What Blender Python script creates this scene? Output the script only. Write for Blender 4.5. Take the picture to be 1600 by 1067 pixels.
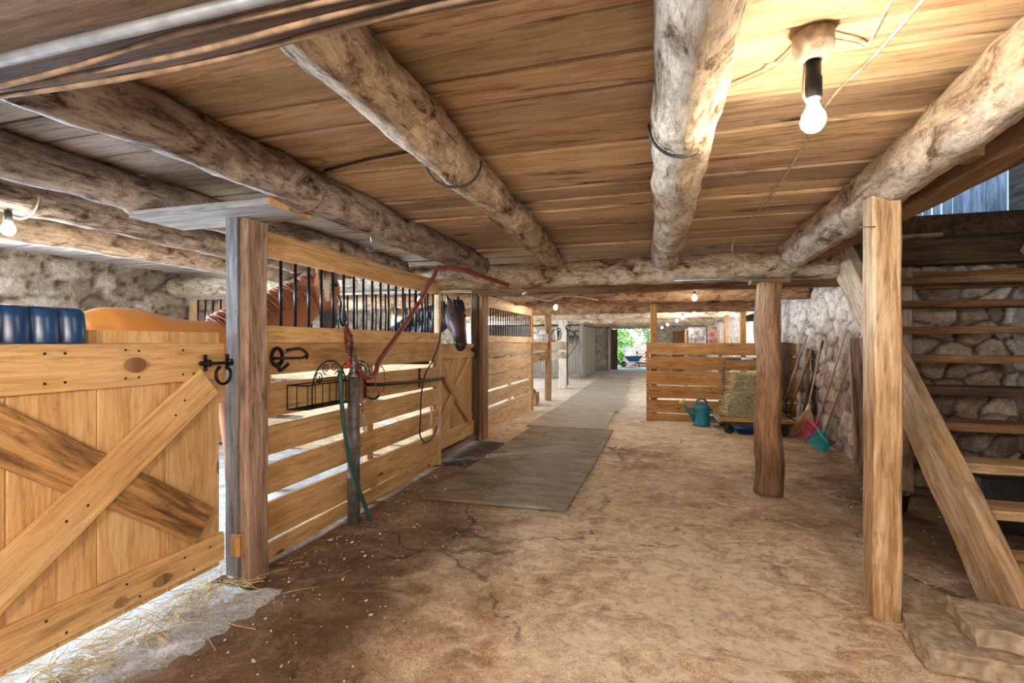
import bpy, bmesh, math, random
import numpy as np
from mathutils import Vector, Matrix, noise
from math import sin, cos, pi, radians

for _o in list(bpy.data.objects):
    bpy.data.objects.remove(_o)
scn = bpy.context.scene
COL = scn.collection
rnd = random.Random(7)

# ------------------------------------------------------------------ camera
cam_d = bpy.data.cameras.new('camera')
cam = bpy.data.objects.new('camera', cam_d)
COL.objects.link(cam)
cam_d.sensor_width = 36.0
cam_d.lens = 36.0 * 760.0 / 1600.0
cam_d.shift_y = 1.5 / 1600.0
cam_d.clip_start = 0.05
cam.location = (0, 0, 1.4)
cam.rotation_euler = (radians(90), 0, math.atan(220 / 760.0))
scn.camera = cam
vs = scn.view_settings
vs.view_transform = 'Standard'
vs.look = 'None'
vs.gamma = 1.0
vs.use_curve_mapping = False
vs.exposure = 0.70
scn.cycles.max_bounces = 10
scn.cycles.diffuse_bounces = 6
scn.cycles.sample_clamp_indirect = 6.0
scn.cycles.use_denoising = True

# ------------------------------------------------------------------ world, sun, daylight through windows
wd = bpy.data.worlds.new('World')
scn.world = wd
wd.use_nodes = True
wn = wd.node_tree
sky = wn.nodes.new('ShaderNodeTexSky')
sky.sky_type = 'NISHITA'
sky.sun_disc = False
sky.sun_elevation = radians(50)
sky.sun_rotation = radians(140)
wn.links.new(sky.outputs[0], wn.nodes['Background'].inputs[0])
wn.nodes['Background'].inputs[1].default_value = 0.22

sd = bpy.data.lights.new('sun', 'SUN')
sd.energy = 3.2
sd.angle = radians(0.6)
sd.color = (1.0, 0.95, 0.86)
so = bpy.data.objects.new('sun', sd)
COL.objects.link(so)
so.location = (8, 20, 20)
so.rotation_euler = (radians(34), radians(18), radians(10))


def area(name, loc, aim, sx, sy, power, color, spread=180):
    d = bpy.data.lights.new(name, 'AREA')
    d.shape = 'RECTANGLE'
    d.size, d.size_y, d.energy, d.color = sx, sy, power, color
    d.spread = radians(spread)
    o = bpy.data.objects.new(name, d)
    COL.objects.link(o)
    o.location = loc
    v = Vector(aim) - Vector(loc)
    o.rotation_euler = v.to_track_quat('-Z', 'Y').to_euler()
    return o


DAY = (0.72, 0.86, 1.0)
area('window_daylight', (-6.72, 1.75, 1.72), (-2.3, 1.9, 0.35), 1.6, 0.9, 760, (0.62, 0.80, 1.0))
area('window_daylight', (-6.72, 7.2, 1.7), (-2.3, 7.4, 0.6), 1.6, 0.9, 230, DAY)
area('window_daylight', (-6.72, 12.0, 1.65), (-1.0, 12.4, 0.6), 1.9, 1.0, 150, (0.92, 0.96, 1.0))
area('window_daylight', (-6.72, 16.4, 1.65), (-1.0, 16.4, 0.6), 1.9, 1.0, 150, (0.92, 0.96, 1.0))
area('window_daylight', (2.72, 13.2, 1.75), (-1.0, 14.2, 0.5), 1.2, 0.7, 45, (0.95, 0.97, 1.0))
area('loft_daylight', (4.2, 8.3, 5.6), (4.3, 9.6, 3.4), 1.5, 0.5, 110, (0.35, 0.58, 1.0))


# ------------------------------------------------------------------ materials
def mat(name):
    m = bpy.data.materials.new(name)
    m.use_nodes = True
    nt = m.node_tree
    return m, nt, nt.nodes['Principled BSDF']


def N(nt, typ, **kw):
    n = nt.nodes.new('ShaderNode' + typ)
    for k, v in kw.items():
        setattr(n, k, v)
    return n


def lk(nt, a, b):
    nt.links.new(a, b)


def attr(nt, name):
    n = N(nt, 'Attribute')
    n.attribute_name = name
    return n


def mapped(nt, src, sc):
    m = N(nt, 'Mapping')
    m.inputs['Scale'].default_value = sc
    lk(nt, src, m.inputs['Vector'])
    return m.outputs[0]


def noise_n(nt, vec, scale=1.0, detail=4.0, dist=0.0, rough=0.55):
    n = N(nt, 'TexNoise')
    n.inputs['Scale'].default_value = scale
    n.inputs['Detail'].default_value = detail
    n.inputs['Distortion'].default_value = dist
    n.inputs['Roughness'].default_value = rough
    lk(nt, vec, n.inputs['Vector'])
    return n.outputs[0]


def ramp(nt, fac, stops):
    r = N(nt, 'ValToRGB')
    el = r.color_ramp.elements
    while len(el) < len(stops):
        el.new(0.5)
    for e, (p, c) in zip(el, stops):
        e.position = p
        e.color = (*c, 1) if len(c) == 3 else c
    lk(nt, fac, r.inputs[0])
    return r.outputs[0]


def mixc(nt, fac, a, b, mode='MIX'):
    m = N(nt, 'Mix', data_type='RGBA', blend_type=mode)
    for sock, v in ((m.inputs[0], fac), (m.inputs[6], a), (m.inputs[7], b)):
        if isinstance(v, (int, float)):
            sock.default_value = v
        elif isinstance(v, tuple):
            sock.default_value = (*v, 1) if len(v) == 3 else v
        else:
            lk(nt, v, sock)
    return m.outputs[2]


def mth(nt, op, a, b=0.0, c=None, clamp=False):
    m = N(nt, 'Math', operation=op)
    m.use_clamp = clamp
    for i, v in enumerate((a, b) if c is None else (a, b, c)):
        if isinstance(v, (int, float)):
            m.inputs[i].default_value = v
        else:
            lk(nt, v, m.inputs[i])
    return m.outputs[0]


def bump(nt, h, b, strength=0.3, dist=0.01):
    n = N(nt, 'Bump')
    n.inputs['Strength'].default_value = strength
    n.inputs['Distance'].default_value = dist
    lk(nt, h, n.inputs['Height'])
    lk(nt, n.outputs[0], b.inputs['Normal'])


GREY1 = ((0, 0, 0), (1, 1, 1))


def wood(name, dark, mid, light, stain=(0.06, 0.04, 0.025), stain_amt=0.5, stain_at=0.6, knots=0.0, knot_c=(0.16, 0.06, 0.02),
         rough=0.75, bmp=0.35, across=14.0, white=0.0, white_c=(0.62, 0.58, 0.52), fine=0.9):
    m, nt, b = mat(name)
    g = attr(nt, 'grain').outputs['Vector']
    a = noise_n(nt, mapped(nt, g, (1.3, across, across)), 1, 5, 0.8)
    f = noise_n(nt, mapped(nt, g, (4, across * 7, across * 7)), 1, 3)
    bl = noise_n(nt, mapped(nt, g, (1.6, 3, 3)), 1, 3)
    s = mth(nt, 'ADD', mth(nt, 'MULTIPLY', a, 0.55), mth(nt, 'ADD', mth(nt, 'MULTIPLY', f, 0.22), mth(nt, 'MULTIPLY', bl, 0.25)))
    c = ramp(nt, s, [(0.36, dark), (0.5, mid), (0.66, light)])
    if white:
        wn_ = noise_n(nt, mapped(nt, g, (2.2, 6, 6)), 1.3, 6, 0.5, 0.65)
        c = mixc(nt, mth(nt, 'MULTIPLY', ramp(nt, wn_, [(0.42, (0, 0, 0)), (0.6, (1, 1, 1))]), white), c, white_c)
    if knots:
        v = N(nt, 'TexVoronoi')
        lk(nt, mapped(nt, g, (1.5, 0.0, 4.4)), v.inputs['Vector'])
        v.inputs['Scale'].default_value = 1.0
        d = mth(nt, 'ADD', v.outputs['Distance'], mth(nt, 'MULTIPLY', a, 0.05))
        k = ramp(nt, d, [(0.075, (1, 1, 1)), (0.10, (0, 0, 0))])
        c = mixc(nt, mth(nt, 'MULTIPLY', k, knots), c, knot_c)
    if stain_amt:
        sn = noise_n(nt, mapped(nt, g, (1.1, 9, 9)), 1, 7, 1.2, 0.62)
        k = ramp(nt, sn, [(stain_at, (0, 0, 0)), (stain_at + 0.13, (1, 1, 1))])
        c = mixc(nt, mth(nt, 'MULTIPLY', k, stain_amt), c, stain)
    f2 = noise_n(nt, mapped(nt, g, (5, across * 5, across * 5)), 1, 6, 0.5, 0.7)
    c = mixc(nt, fine, c, ramp(nt, f2, [(0.32, (0.42, 0.38, 0.34)), (0.48, (0.96,) * 3), (0.66, (1.28,) * 3)]), 'MULTIPLY')
    spk = noise_n(nt, mapped(nt, g, (22, 60, 60)), 1, 5, 0.3, 0.75)
    c = mixc(nt, mth(nt, 'MULTIPLY', ramp(nt, spk, [(0.60, (0, 0, 0)), (0.67, (1, 1, 1))]), 0.65 * fine), c, stain)
    t = attr(nt, 'tint')
    c = mixc(nt, 1.0, c, t.outputs['Color'], 'MULTIPLY')
    lk(nt, c, b.inputs['Base Color'])
    b.inputs['Roughness'].default_value = rough
    b.inputs['Specular IOR Level'].default_value = 0.25
    bump(nt, mth(nt, 'ADD', mth(nt, 'MULTIPLY', f2, 1.2), a), b, bmp, 0.008)
    return m


def logmat(name, base, pale, dark, flecks=0.6, amt=0.6):
    m, nt, b = mat(name)
    g = attr(nt, 'grain').outputs['Vector']
    bl = noise_n(nt, mapped(nt, g, (3.0, 6, 6)), 1.3, 9, 0.9, 0.72)
    c = ramp(nt, bl, [(0.36, dark), (0.44, base), (0.55, pale)])
    fl = noise_n(nt, mapped(nt, g, (16, 30, 30)), 1.3, 6, 0.8, 0.78)
    k = ramp(nt, fl, [(0.55, (0, 0, 0)), (0.61, (1, 1, 1))])
    c = mixc(nt, mth(nt, 'MULTIPLY', k, flecks), c, dark)
    big = noise_n(nt, mapped(nt, g, (1.5, 5, 5)), 1.0, 5, 1.0)
    k2 = ramp(nt, big, [(0.56, (0, 0, 0)), (0.72, (1, 1, 1))])
    c = mixc(nt, mth(nt, 'MULTIPLY', k2, amt), c, dark)
    cr = noise_n(nt, mapped(nt, g, (0.8, 30, 30)), 1, 3, 0.4)
    k3 = ramp(nt, cr, [(0.3, (1, 1, 1)), (0.35, (0, 0, 0))])
    c = mixc(nt, mth(nt, 'MULTIPLY', k3, 0.7), c, dark)
    f2 = noise_n(nt, mapped(nt, g, (9, 40, 40)), 1, 7, 0.6, 0.75)
    c = mixc(nt, 1.0, c, ramp(nt, f2, [(0.33, (0.45, 0.41, 0.38)), (0.48, (0.96,) * 3), (0.66, (1.2,) * 3)]), 'MULTIPLY')
    fk = N(nt, 'TexVoronoi')
    fk.inputs['Scale'].default_value = 1.0
    lk(nt, mapped(nt, g, (9, 17, 17)), fk.inputs['Vector'])
    c = mixc(nt, 1.0, c, ramp(nt, noise_n(nt, fk.outputs['Position'], 5.0, 1), [(0.4, (0.82,) * 3), (0.6, (1.1,) * 3)]), 'MULTIPLY')
    c = mixc(nt, 1.0, c, attr(nt, 'tint').outputs['Color'], 'MULTIPLY')
    lk(nt, c, b.inputs['Base Color'])
    b.inputs['Roughness'].default_value = 0.85
    b.inputs['Specular IOR Level'].default_value = 0.2
    bump(nt, mth(nt, 'ADD', mth(nt, 'MULTIPLY', fl, -0.7), bl), b, 0.9, 0.02)
    return m


def plain(name, col, rough=0.5, metal=0.0, var=0.12, sc=18.0, bmp=0.0, emit=None, es=0.0, spec=0.5):
    m, nt, b = mat(name)
    tc = N(nt, 'TexCoord')
    n = noise_n(nt, tc.outputs['Object'], sc, 4)
    lo = tuple(max(0, x * (1 - var * 2)) for x in col)
    hi = tuple(min(1, x * (1 + var)) for x in col)
    c = ramp(nt, n, [(0.35, lo), (0.65, hi)])
    lk(nt, c, b.inputs['Base Color'])
    b.inputs['Roughness'].default_value = rough
    b.inputs['Metallic'].default_value = metal
    b.inputs['Specular IOR Level'].default_value = spec
    if bmp:
        bump(nt, n, b, bmp, 0.01)
    if emit:
        b.inputs['Emission Color'].default_value = (*emit, 1)
        b.inputs['Emission Strength'].default_value = es
    return m


def tinted(name, col, rough=0.8, sc=30.0, var=0.2):
    m, nt, b = mat(name)
    n = noise_n(nt, attr(nt, 'grain').outputs['Vector'], sc, 3)
    c = ramp(nt, n, [(0.3, tuple(x * (1 - var) for x in col)), (0.7, tuple(min(1, x * (1 + var)) for x in col))])
    c = mixc(nt, 1.0, c, attr(nt, 'tint').outputs['Color'], 'MULTIPLY')
    lk(nt, c, b.inputs['Base Color'])
    b.inputs['Roughness'].default_value = rough
    return m


M = {}
M['pine'] = wood('golden_pine', (0.44, 0.24, 0.09), (0.60, 0.37, 0.165), (0.71, 0.49, 0.255), stain=(0.13, 0.06, 0.02), stain_amt=0.6, stain_at=0.59, knots=0.9, bmp=0.25, across=11, fine=0.55)
M['pine_worn'] = wood('worn_pine', (0.20, 0.10, 0.035), (0.42, 0.225, 0.085), (0.55, 0.33, 0.14), stain=(0.07, 0.035, 0.015), stain_amt=0.8, stain_at=0.52, knots=0.6, bmp=0.4)
M['pine_pale'] = wood('pale_pine', (0.44, 0.28, 0.14), (0.58, 0.40, 0.23), (0.68, 0.51, 0.33), stain=(0.2, 0.11, 0.05), stain_amt=0.4, stain_at=0.6, knots=0.5, bmp=0.25)
M['pine_brown'] = wood('orange_brown_pine', (0.27, 0.125, 0.04), (0.42, 0.215, 0.075), (0.52, 0.30, 0.12), stain=(0.10, 0.045, 0.015), stain_amt=0.5, stain_at=0.6, knots=0.8, bmp=0.25)
M['ceil'] = wood('aged_ceiling_board', (0.30, 0.18, 0.095), (0.50, 0.36, 0.225), (0.64, 0.50, 0.345), stain=(0.05, 0.03, 0.016), stain_amt=0.9, stain_at=0.56, fine=0.55, knots=0.5, knot_c=(0.09, 0.045, 0.02), bmp=0.4, white=0.4, white_c=(0.62, 0.51, 0.38))
M['ceil_grey'] = wood('grey_ceiling_board', (0.22, 0.19, 0.165), (0.43, 0.39, 0.35), (0.58, 0.54, 0.50), stain=(0.05, 0.04, 0.032), stain_amt=0.85, stain_at=0.56, bmp=0.4, white=0.3, fine=0.55)
M['post_brown'] = wood('debarked_brown_post', (0.19, 0.095, 0.045), (0.38, 0.225, 0.125), (0.54, 0.36, 0.225), stain=(0.075, 0.032, 0.016), stain_amt=0.8, stain_at=0.54, bmp=0.6, across=11)
M['slate_wood'] = wood('dark_grey_weathered_board', (0.05, 0.048, 0.048), (0.13, 0.125, 0.125), (0.24, 0.235, 0.235), stain=(0.03, 0.028, 0.026), stain_amt=0.5, bmp=0.5)
M['ceil_white'] = wood('limewashed_ceiling_board', (0.30, 0.22, 0.14), (0.52, 0.45, 0.36), (0.68, 0.62, 0.53), stain=(0.1, 0.07, 0.04), stain_amt=0.5, stain_at=0.58, bmp=0.4, white=0.6)
M['dark_wood'] = wood('dark_old_wood', (0.045, 0.028, 0.018), (0.11, 0.068, 0.042), (0.19, 0.125, 0.08), stain=(0.02, 0.012, 0.008), stain_amt=0.6, bmp=0.5)
M['grey_wood'] = wood('weathered_grey_wood', (0.13, 0.12, 0.11), (0.27, 0.25, 0.235), (0.42, 0.40, 0.38), stain=(0.06, 0.05, 0.045), stain_amt=0.5, bmp=0.5)
M['brown_wood'] = wood('brown_old_wood', (0.13, 0.07, 0.03), (0.28, 0.16, 0.08), (0.42, 0.27, 0.15), stain=(0.05, 0.03, 0.015), stain_amt=0.7, stain_at=0.56, bmp=0.5)
M['mauve_wood'] = wood('bark_stripped_post_wood', (0.17, 0.10, 0.065), (0.34, 0.235, 0.175), (0.50, 0.38, 0.29), stain=(0.075, 0.042, 0.022), stain_amt=0.8, stain_at=0.54, bmp=0.7, across=10)
M['tan_wood'] = wood('rough_sawn_tan_wood', (0.34, 0.21, 0.11), (0.54, 0.38, 0.22), (0.68, 0.52, 0.34), stain=(0.30, 0.14, 0.045), stain_amt=0.75, stain_at=0.52, knots=0.5, bmp=0.6, across=10)
M['string_wood'] = wood('worn_stringer_wood', (0.28, 0.17, 0.08), (0.50, 0.34, 0.19), (0.66, 0.49, 0.32), stain=(0.13, 0.075, 0.035), stain_amt=0.7, stain_at=0.57, bmp=0.8, across=9, white=0.35)
M['white_wood'] = wood('whitewashed_wood', (0.42, 0.38, 0.32), (0.62, 0.58, 0.51), (0.74, 0.71, 0.65), stain=(0.2, 0.15, 0.1), stain_amt=0.4, bmp=0.3)
M['log'] = logmat('limewashed_log', (0.40, 0.30, 0.20), (0.60, 0.49, 0.36), (0.075, 0.042, 0.022))
M['log_dark'] = logmat('dark_mottled_log', (0.28, 0.22, 0.18), (0.46, 0.39, 0.34), (0.05, 0.03, 0.02), 0.6, 0.7)
M['log_pale'] = logmat('pale_limewashed_log', (0.50, 0.39, 0.28), (0.68, 0.58, 0.45), (0.14, 0.085, 0.05), 0.4, 0.35)
M['log_brown'] = logmat('brown_debarked_log', (0.30, 0.165, 0.085), (0.46, 0.29, 0.17), (0.12, 0.055, 0.025), 0.4, 0.6)
M['iron'] = plain('black_iron', (0.012, 0.012, 0.014), 0.45, 0.6)
M['bar'] = plain('black_steel_bar', (0.016, 0.018, 0.022), 0.35, 0.7)
M['galv'] = plain('galvanised_steel', (0.42, 0.45, 0.48), 0.45, 0.8)
M['pipe_grey'] = plain('dull_grey_pipe', (0.16, 0.15, 0.15), 0.6, 0.3, 0.25)
M['brass'] = plain('aged_brass', (0.22, 0.2, 0.15), 0.45, 0.7, 0.4, 40)
M['hose_red'] = plain('red_brown_hose', (0.23, 0.05, 0.03), 0.45)
M['rope_red'] = plain('red_orange_cord', (0.42, 0.10, 0.04), 0.6)
M['red'] = plain('red_paint', (0.55, 0.05, 0.03), 0.45)
M['hose_green'] = plain('dark_green_hose', (0.02, 0.09, 0.08), 0.4)
M['black_rubber'] = plain('black_rubber', (0.02, 0.02, 0.022), 0.6)
M['blue'] = plain('glossy_blue_plastic', (0.008, 0.045, 0.14), 0.3, 0, 0.15, 6)
M['teal'] = plain('teal_plastic', (0.01, 0.19, 0.30), 0.4)
M['teal2'] = plain('bright_teal_plastic', (0.01, 0.30, 0.36), 0.45)
M['teal_dark'] = plain('dark_teal_plastic', (0.015, 0.10, 0.13), 0.5)
M['pink'] = plain('pink_plastic', (0.60, 0.055, 0.13), 0.45)
M['barrow'] = plain('blue_barrow_tray', (0.02, 0.14, 0.42), 0.4)
M['white'] = plain('white_paint', (0.74, 0.73, 0.70), 0.6)
M['porcelain'] = plain('dusty_porcelain', (0.55, 0.47, 0.36), 0.45, 0, 0.25, 30)
M['panel'] = plain('beige_painted_panel', (0.30, 0.275, 0.22), 0.6, 0, 0.05, 3)
M['cable'] = plain('tan_cable_sheath', (0.23, 0.15, 0.09), 0.6, 0, 0.25)
M['cable_white'] = plain('dusty_white_cable', (0.52, 0.45, 0.36), 0.6, 0, 0.25)
M['twine'] = plain('pale_twine', (0.62, 0.55, 0.44), 0.9)
M['bulb'] = plain('lit_bulb_glass', (1, 0.95, 0.85), 0.3, emit=(1.0, 0.83, 0.62), es=330)
M['bulb_dim'] = plain('lit_dim_bulb_glass', (1, 0.95, 0.85), 0.3, emit=(1.0, 0.88, 0.72), es=120)
M['bulb_fill'] = plain('added_fill_bulb_glass', (1, 0.95, 0.85), 0.3, emit=(1.0, 0.89, 0.75), es=640)
M['bulb_far'] = plain('lit_festoon_bulb_glass', (1, 0.95, 0.85), 0.3, emit=(1.0, 0.88, 0.73), es=520)
M['concrete'] = plain('rough_concrete', (0.42, 0.34, 0.25), 0.9, 0, 0.22, 20, 0.8)
M['straw'] = tinted('straw', (0.62, 0.47, 0.23))
M['hay'] = tinted('hay', (0.62, 0.53, 0.29))
M['chips'] = tinted('pale_shavings', (0.72, 0.66, 0.55))
M['cornbroom'] = tinted('broom_corn', (0.55, 0.38, 0.16), 0.85, 60)
M['handle'] = wood('ash_handle', (0.40, 0.27, 0.16), (0.55, 0.40, 0.26), (0.66, 0.52, 0.38), stain_amt=0.2, bmp=0.1)
M['handle_dark'] = wood('dark_handle', (0.18, 0.09, 0.04), (0.30, 0.17, 0.08), (0.40, 0.25, 0.13), stain_amt=0.3, bmp=0.1)
M['leaf'] = tinted('green_leaf', (0.16, 0.40, 0.07), 0.6, 3)
M['bark'] = plain('tree_bark', (0.12, 0.09, 0.06), 0.9)
M['gravel'] = plain('pale_gravel', (0.46, 0.42, 0.38), 0.95, 0, 0.3, 12, 1.0)
M['grassy'] = plain('outdoor_ground', (0.30, 0.29, 0.21), 0.95, 0, 0.3, 1.2, 0.5)
M['leather'] = plain('dark_brown_leather', (0.07, 0.035, 0.02), 0.5)
M['maroon'] = plain('maroon_nylon', (0.16, 0.025, 0.02), 0.7)
M['grey_cloth'] = plain('grey_quilted_cloth', (0.22, 0.21, 0.21), 0.9, 0, 0.4, 8, 0.3)
M['red_cloth'] = plain('red_striped_cloth', (0.26, 0.13, 0.11), 0.9, 0, 0.4, 8)
M['slate'] = plain('dark_mat_rubber', (0.07, 0.055, 0.042), 0.85, 0, 0.35, 7, 0.4)


def vcol(name, rough=0.85, sc=14.0, amp=0.35, bs=0.6, bd=0.02, spec=0.2):
    m, nt, b = mat(name)
    tc = N(nt, 'TexCoord')
    n = noise_n(nt, tc.outputs['Object'], sc, 8, 0.4, 0.65)
    k = ramp(nt, n, [(0.3, (1 - amp,) * 3), (0.7, (1 + amp,) * 3)])
    c = mixc(nt, 1.0, attr(nt, 'Col').outputs['Color'], k, 'MULTIPLY')
    n2 = noise_n(nt, tc.outputs['Object'], sc * 4, 5, 0.3, 0.7)
    c = mixc(nt, 1.0, c, ramp(nt, n2, [(0.34, (1 - amp,) * 3), (0.64, (1 + amp * 0.6,) * 3)]), 'MULTIPLY')
    n = mth(nt, 'ADD', n, mth(nt, 'MULTIPLY', n2, 0.4))
    lk(nt, c, b.inputs['Base Color'])
    b.inputs['Roughness'].default_value = rough
    b.inputs['Specular IOR Level'].default_value = spec
    bump(nt, n, b, bs, bd)
    return m


M['stone'] = vcol('fieldstone')
M['coat'] = vcol('horse_coat', 0.42, 60, 0.07, 0.08, 0.003, 0.4)
M['shavings'] = vcol('pale_bedding', 0.95, 60, 0.4, 1.0, 0.02)


def floor_mat():
    m, nt, b = mat('dirty_concrete_floor')
    tc = N(nt, 'TexCoord')
    p = tc.outputs['Object']
    big = noise_n(nt, p, 0.9, 6, 0.6, 0.6)
    mid = noise_n(nt, p, 4.5, 8, 0.5, 0.66)
    fine = noise_n(nt, p, 38, 8, 0.3, 0.75)
    s = mth(nt, 'ADD', mth(nt, 'MULTIPLY', big, 0.5), mth(nt, 'ADD', mth(nt, 'MULTIPLY', mid, 0.35), mth(nt, 'MULTIPLY', fine, 0.2)))
    sandy = ramp(nt, s, [(0.40, (0.20, 0.125, 0.07)), (0.46, (0.42, 0.29, 0.18)), (0.52, (0.60, 0.46, 0.315)), (0.60, (0.76, 0.65, 0.49))])
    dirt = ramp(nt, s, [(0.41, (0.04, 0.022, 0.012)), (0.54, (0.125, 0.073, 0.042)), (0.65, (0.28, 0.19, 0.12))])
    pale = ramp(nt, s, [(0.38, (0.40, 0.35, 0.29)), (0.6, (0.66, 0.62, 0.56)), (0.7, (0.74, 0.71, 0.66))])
    sp = N(nt, 'SeparateXYZ')
    lk(nt, p, sp.inputs[0])
    X, Y = sp.outputs[0], sp.outputs[1]
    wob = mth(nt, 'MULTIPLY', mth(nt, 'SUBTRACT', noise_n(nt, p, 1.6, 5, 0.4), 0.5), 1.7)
    # trodden manure dirt near the stall fronts; same dark tone towards the stair side
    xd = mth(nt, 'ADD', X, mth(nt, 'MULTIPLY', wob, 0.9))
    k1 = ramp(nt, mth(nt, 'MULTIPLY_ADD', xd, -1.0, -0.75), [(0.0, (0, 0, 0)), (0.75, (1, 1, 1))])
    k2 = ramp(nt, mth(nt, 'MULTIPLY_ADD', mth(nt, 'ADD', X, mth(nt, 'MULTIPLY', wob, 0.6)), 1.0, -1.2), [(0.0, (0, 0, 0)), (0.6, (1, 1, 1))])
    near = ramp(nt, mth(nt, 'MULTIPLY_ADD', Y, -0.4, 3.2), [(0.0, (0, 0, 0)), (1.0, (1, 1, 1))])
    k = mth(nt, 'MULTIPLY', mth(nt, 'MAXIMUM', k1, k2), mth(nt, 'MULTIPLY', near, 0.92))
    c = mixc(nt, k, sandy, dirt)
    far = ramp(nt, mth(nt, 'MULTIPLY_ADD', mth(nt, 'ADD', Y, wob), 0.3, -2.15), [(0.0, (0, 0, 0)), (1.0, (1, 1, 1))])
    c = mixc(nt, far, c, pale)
    v = N(nt, 'TexVoronoi', feature='DISTANCE_TO_EDGE')
    v.inputs['Scale'].default_value = 0.45
    dv = N(nt, 'Vector Math'.replace(' ', ''), operation='MULTIPLY_ADD')
    nn = N(nt, 'TexNoise')
    nn.inputs['Scale'].default_value = 2.6
    nn.inputs['Detail'].default_value = 6
    lk(nt, p, nn.inputs['Vector'])
    lk(nt, nn.outputs['Color'], dv.inputs[0])
    dv.inputs[1].default_value = (0.55, 0.55, 0.0)
    lk(nt, p, dv.inputs[2])
    lk(nt, dv.outputs[0], v.inputs['Vector'])
    crack = ramp(nt, v.outputs['Distance'], [(0.0022, (1, 1, 1)), (0.0065, (0, 0, 0))])
    ck = mth(nt, 'MULTIPLY', crack, ramp(nt, noise_n(nt, p, 1.1, 2), [(0.47, (0, 0, 0)), (0.55, (1, 1, 1))]))
    c = mixc(nt, mth(nt, 'MULTIPLY', ck, 0.8), c, (0.05, 0.032, 0.02))
    sv = N(nt, 'TexVoronoi')
    sv.inputs['Scale'].default_value = 16
    lk(nt, p, sv.inputs['Vector'])
    sk = ramp(nt, sv.outputs['Distance'], [(0.05, (1, 1, 1)), (0.09, (0, 0, 0))])
    c = mixc(nt, mth(nt, 'MULTIPLY', sk, 0.45), c, (0.13, 0.085, 0.05))
    gr = noise_n(nt, p, 150, 4, 0.2, 0.8)
    c = mixc(nt, 1.0, c, ramp(nt, gr, [(0.36, (0.42,) * 3), (0.5, (1.0,) * 3), (0.64, (1.5,) * 3)]), 'MULTIPLY')
    pl_ = noise_n(nt, mapped(nt, p, (1.0, 1.5, 1.0)), 1.7, 9, 1.5, 0.72)
    c = mixc(nt, mth(nt, 'MULTIPLY', ramp(nt, pl_, [(0.52, (0, 0, 0)), (0.62, (0.75,) * 3)]), mth(nt, 'SUBTRACT', 1.0, mth(nt, 'MULTIPLY', k, 0.85))), c, (0.72, 0.62, 0.49))
    rx = mth(nt, 'SUBTRACT', X, 0.35)
    ry = mth(nt, 'MULTIPLY', mth(nt, 'SUBTRACT', Y, 2.9), 0.7)
    rad = mth(nt, 'SQRT', mth(nt, 'ADD', mth(nt, 'MULTIPLY', rx, rx), mth(nt, 'MULTIPLY', ry, ry)))
    crust = noise_n(nt, mapped(nt, p, (1.0, 1.6, 1.0)), 3.6, 9, 1.2, 0.72)
    ck2 = mth(nt, 'SUBTRACT', mth(nt, 'ADD', crust, 0.10), mth(nt, 'MULTIPLY', rad, 0.14))
    c = mixc(nt, ramp(nt, ck2, [(0.47, (0, 0, 0)), (0.56, (0.8,) * 3)]), c, (0.80, 0.70, 0.55))
    md_ = noise_n(nt, p, 14, 8, 0.6, 0.75)
    c = mixc(nt, 1.0, c, ramp(nt, md_, [(0.34, (0.66, 0.63, 0.60)), (0.48, (1.06,) * 3), (0.66, (1.28,) * 3)]), 'MULTIPLY')
    stn = noise_n(nt, p, 2.1, 8, 1.0, 0.7)
    c = mixc(nt, ramp(nt, stn, [(0.57, (0, 0, 0)), (0.70, (0.6,) * 3)]), c, (0.10, 0.06, 0.034))
    lk(nt, c, b.inputs['Base Color'])
    lk(nt, ramp(nt, mid, [(0.4, (0.55,) * 3), (0.65, (0.9,) * 3)]), b.inputs['Roughness'])
    b.inputs['Specular IOR Level'].default_value = 0.35
    h = mth(nt, 'SUBTRACT', mth(nt, 'ADD', mid, mth(nt, 'MULTIPLY', fine, 0.5)), mth(nt, 'MULTIPLY', ck, 0.6))
    bump(nt, h, b, 0.6, 0.02)
    return m


def mat_rubber(name, a, bcol):
    m, nt, b = mat(name)
    tc = N(nt, 'TexCoord')
    p = tc.outputs['Object']
    n = noise_n(nt, mapped(nt, p, (1.0, 2.0, 1)), 2.2, 8, 0.8, 0.65)
    f = noise_n(nt, p, 60, 3)
    s = mth(nt, 'ADD', mth(nt, 'MULTIPLY', n, 0.85), mth(nt, 'MULTIPLY', f, 0.15))
    lk(nt, ramp(nt, s, [(0.36, a), (0.62, bcol)]), b.inputs['Base Color'])
    b.inputs['Roughness'].default_value = 0.6
    bump(nt, f, b, 0.3, 0.004)
    return m


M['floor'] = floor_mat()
M['mat'] = mat_rubber('dusty_rubber', (0.10, 0.075, 0.05), (0.30, 0.25, 0.19))
M['mat_far'] = mat_rubber('dusty_grey_rubber', (0.26, 0.24, 0.21), (0.44, 0.41, 0.37))


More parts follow.
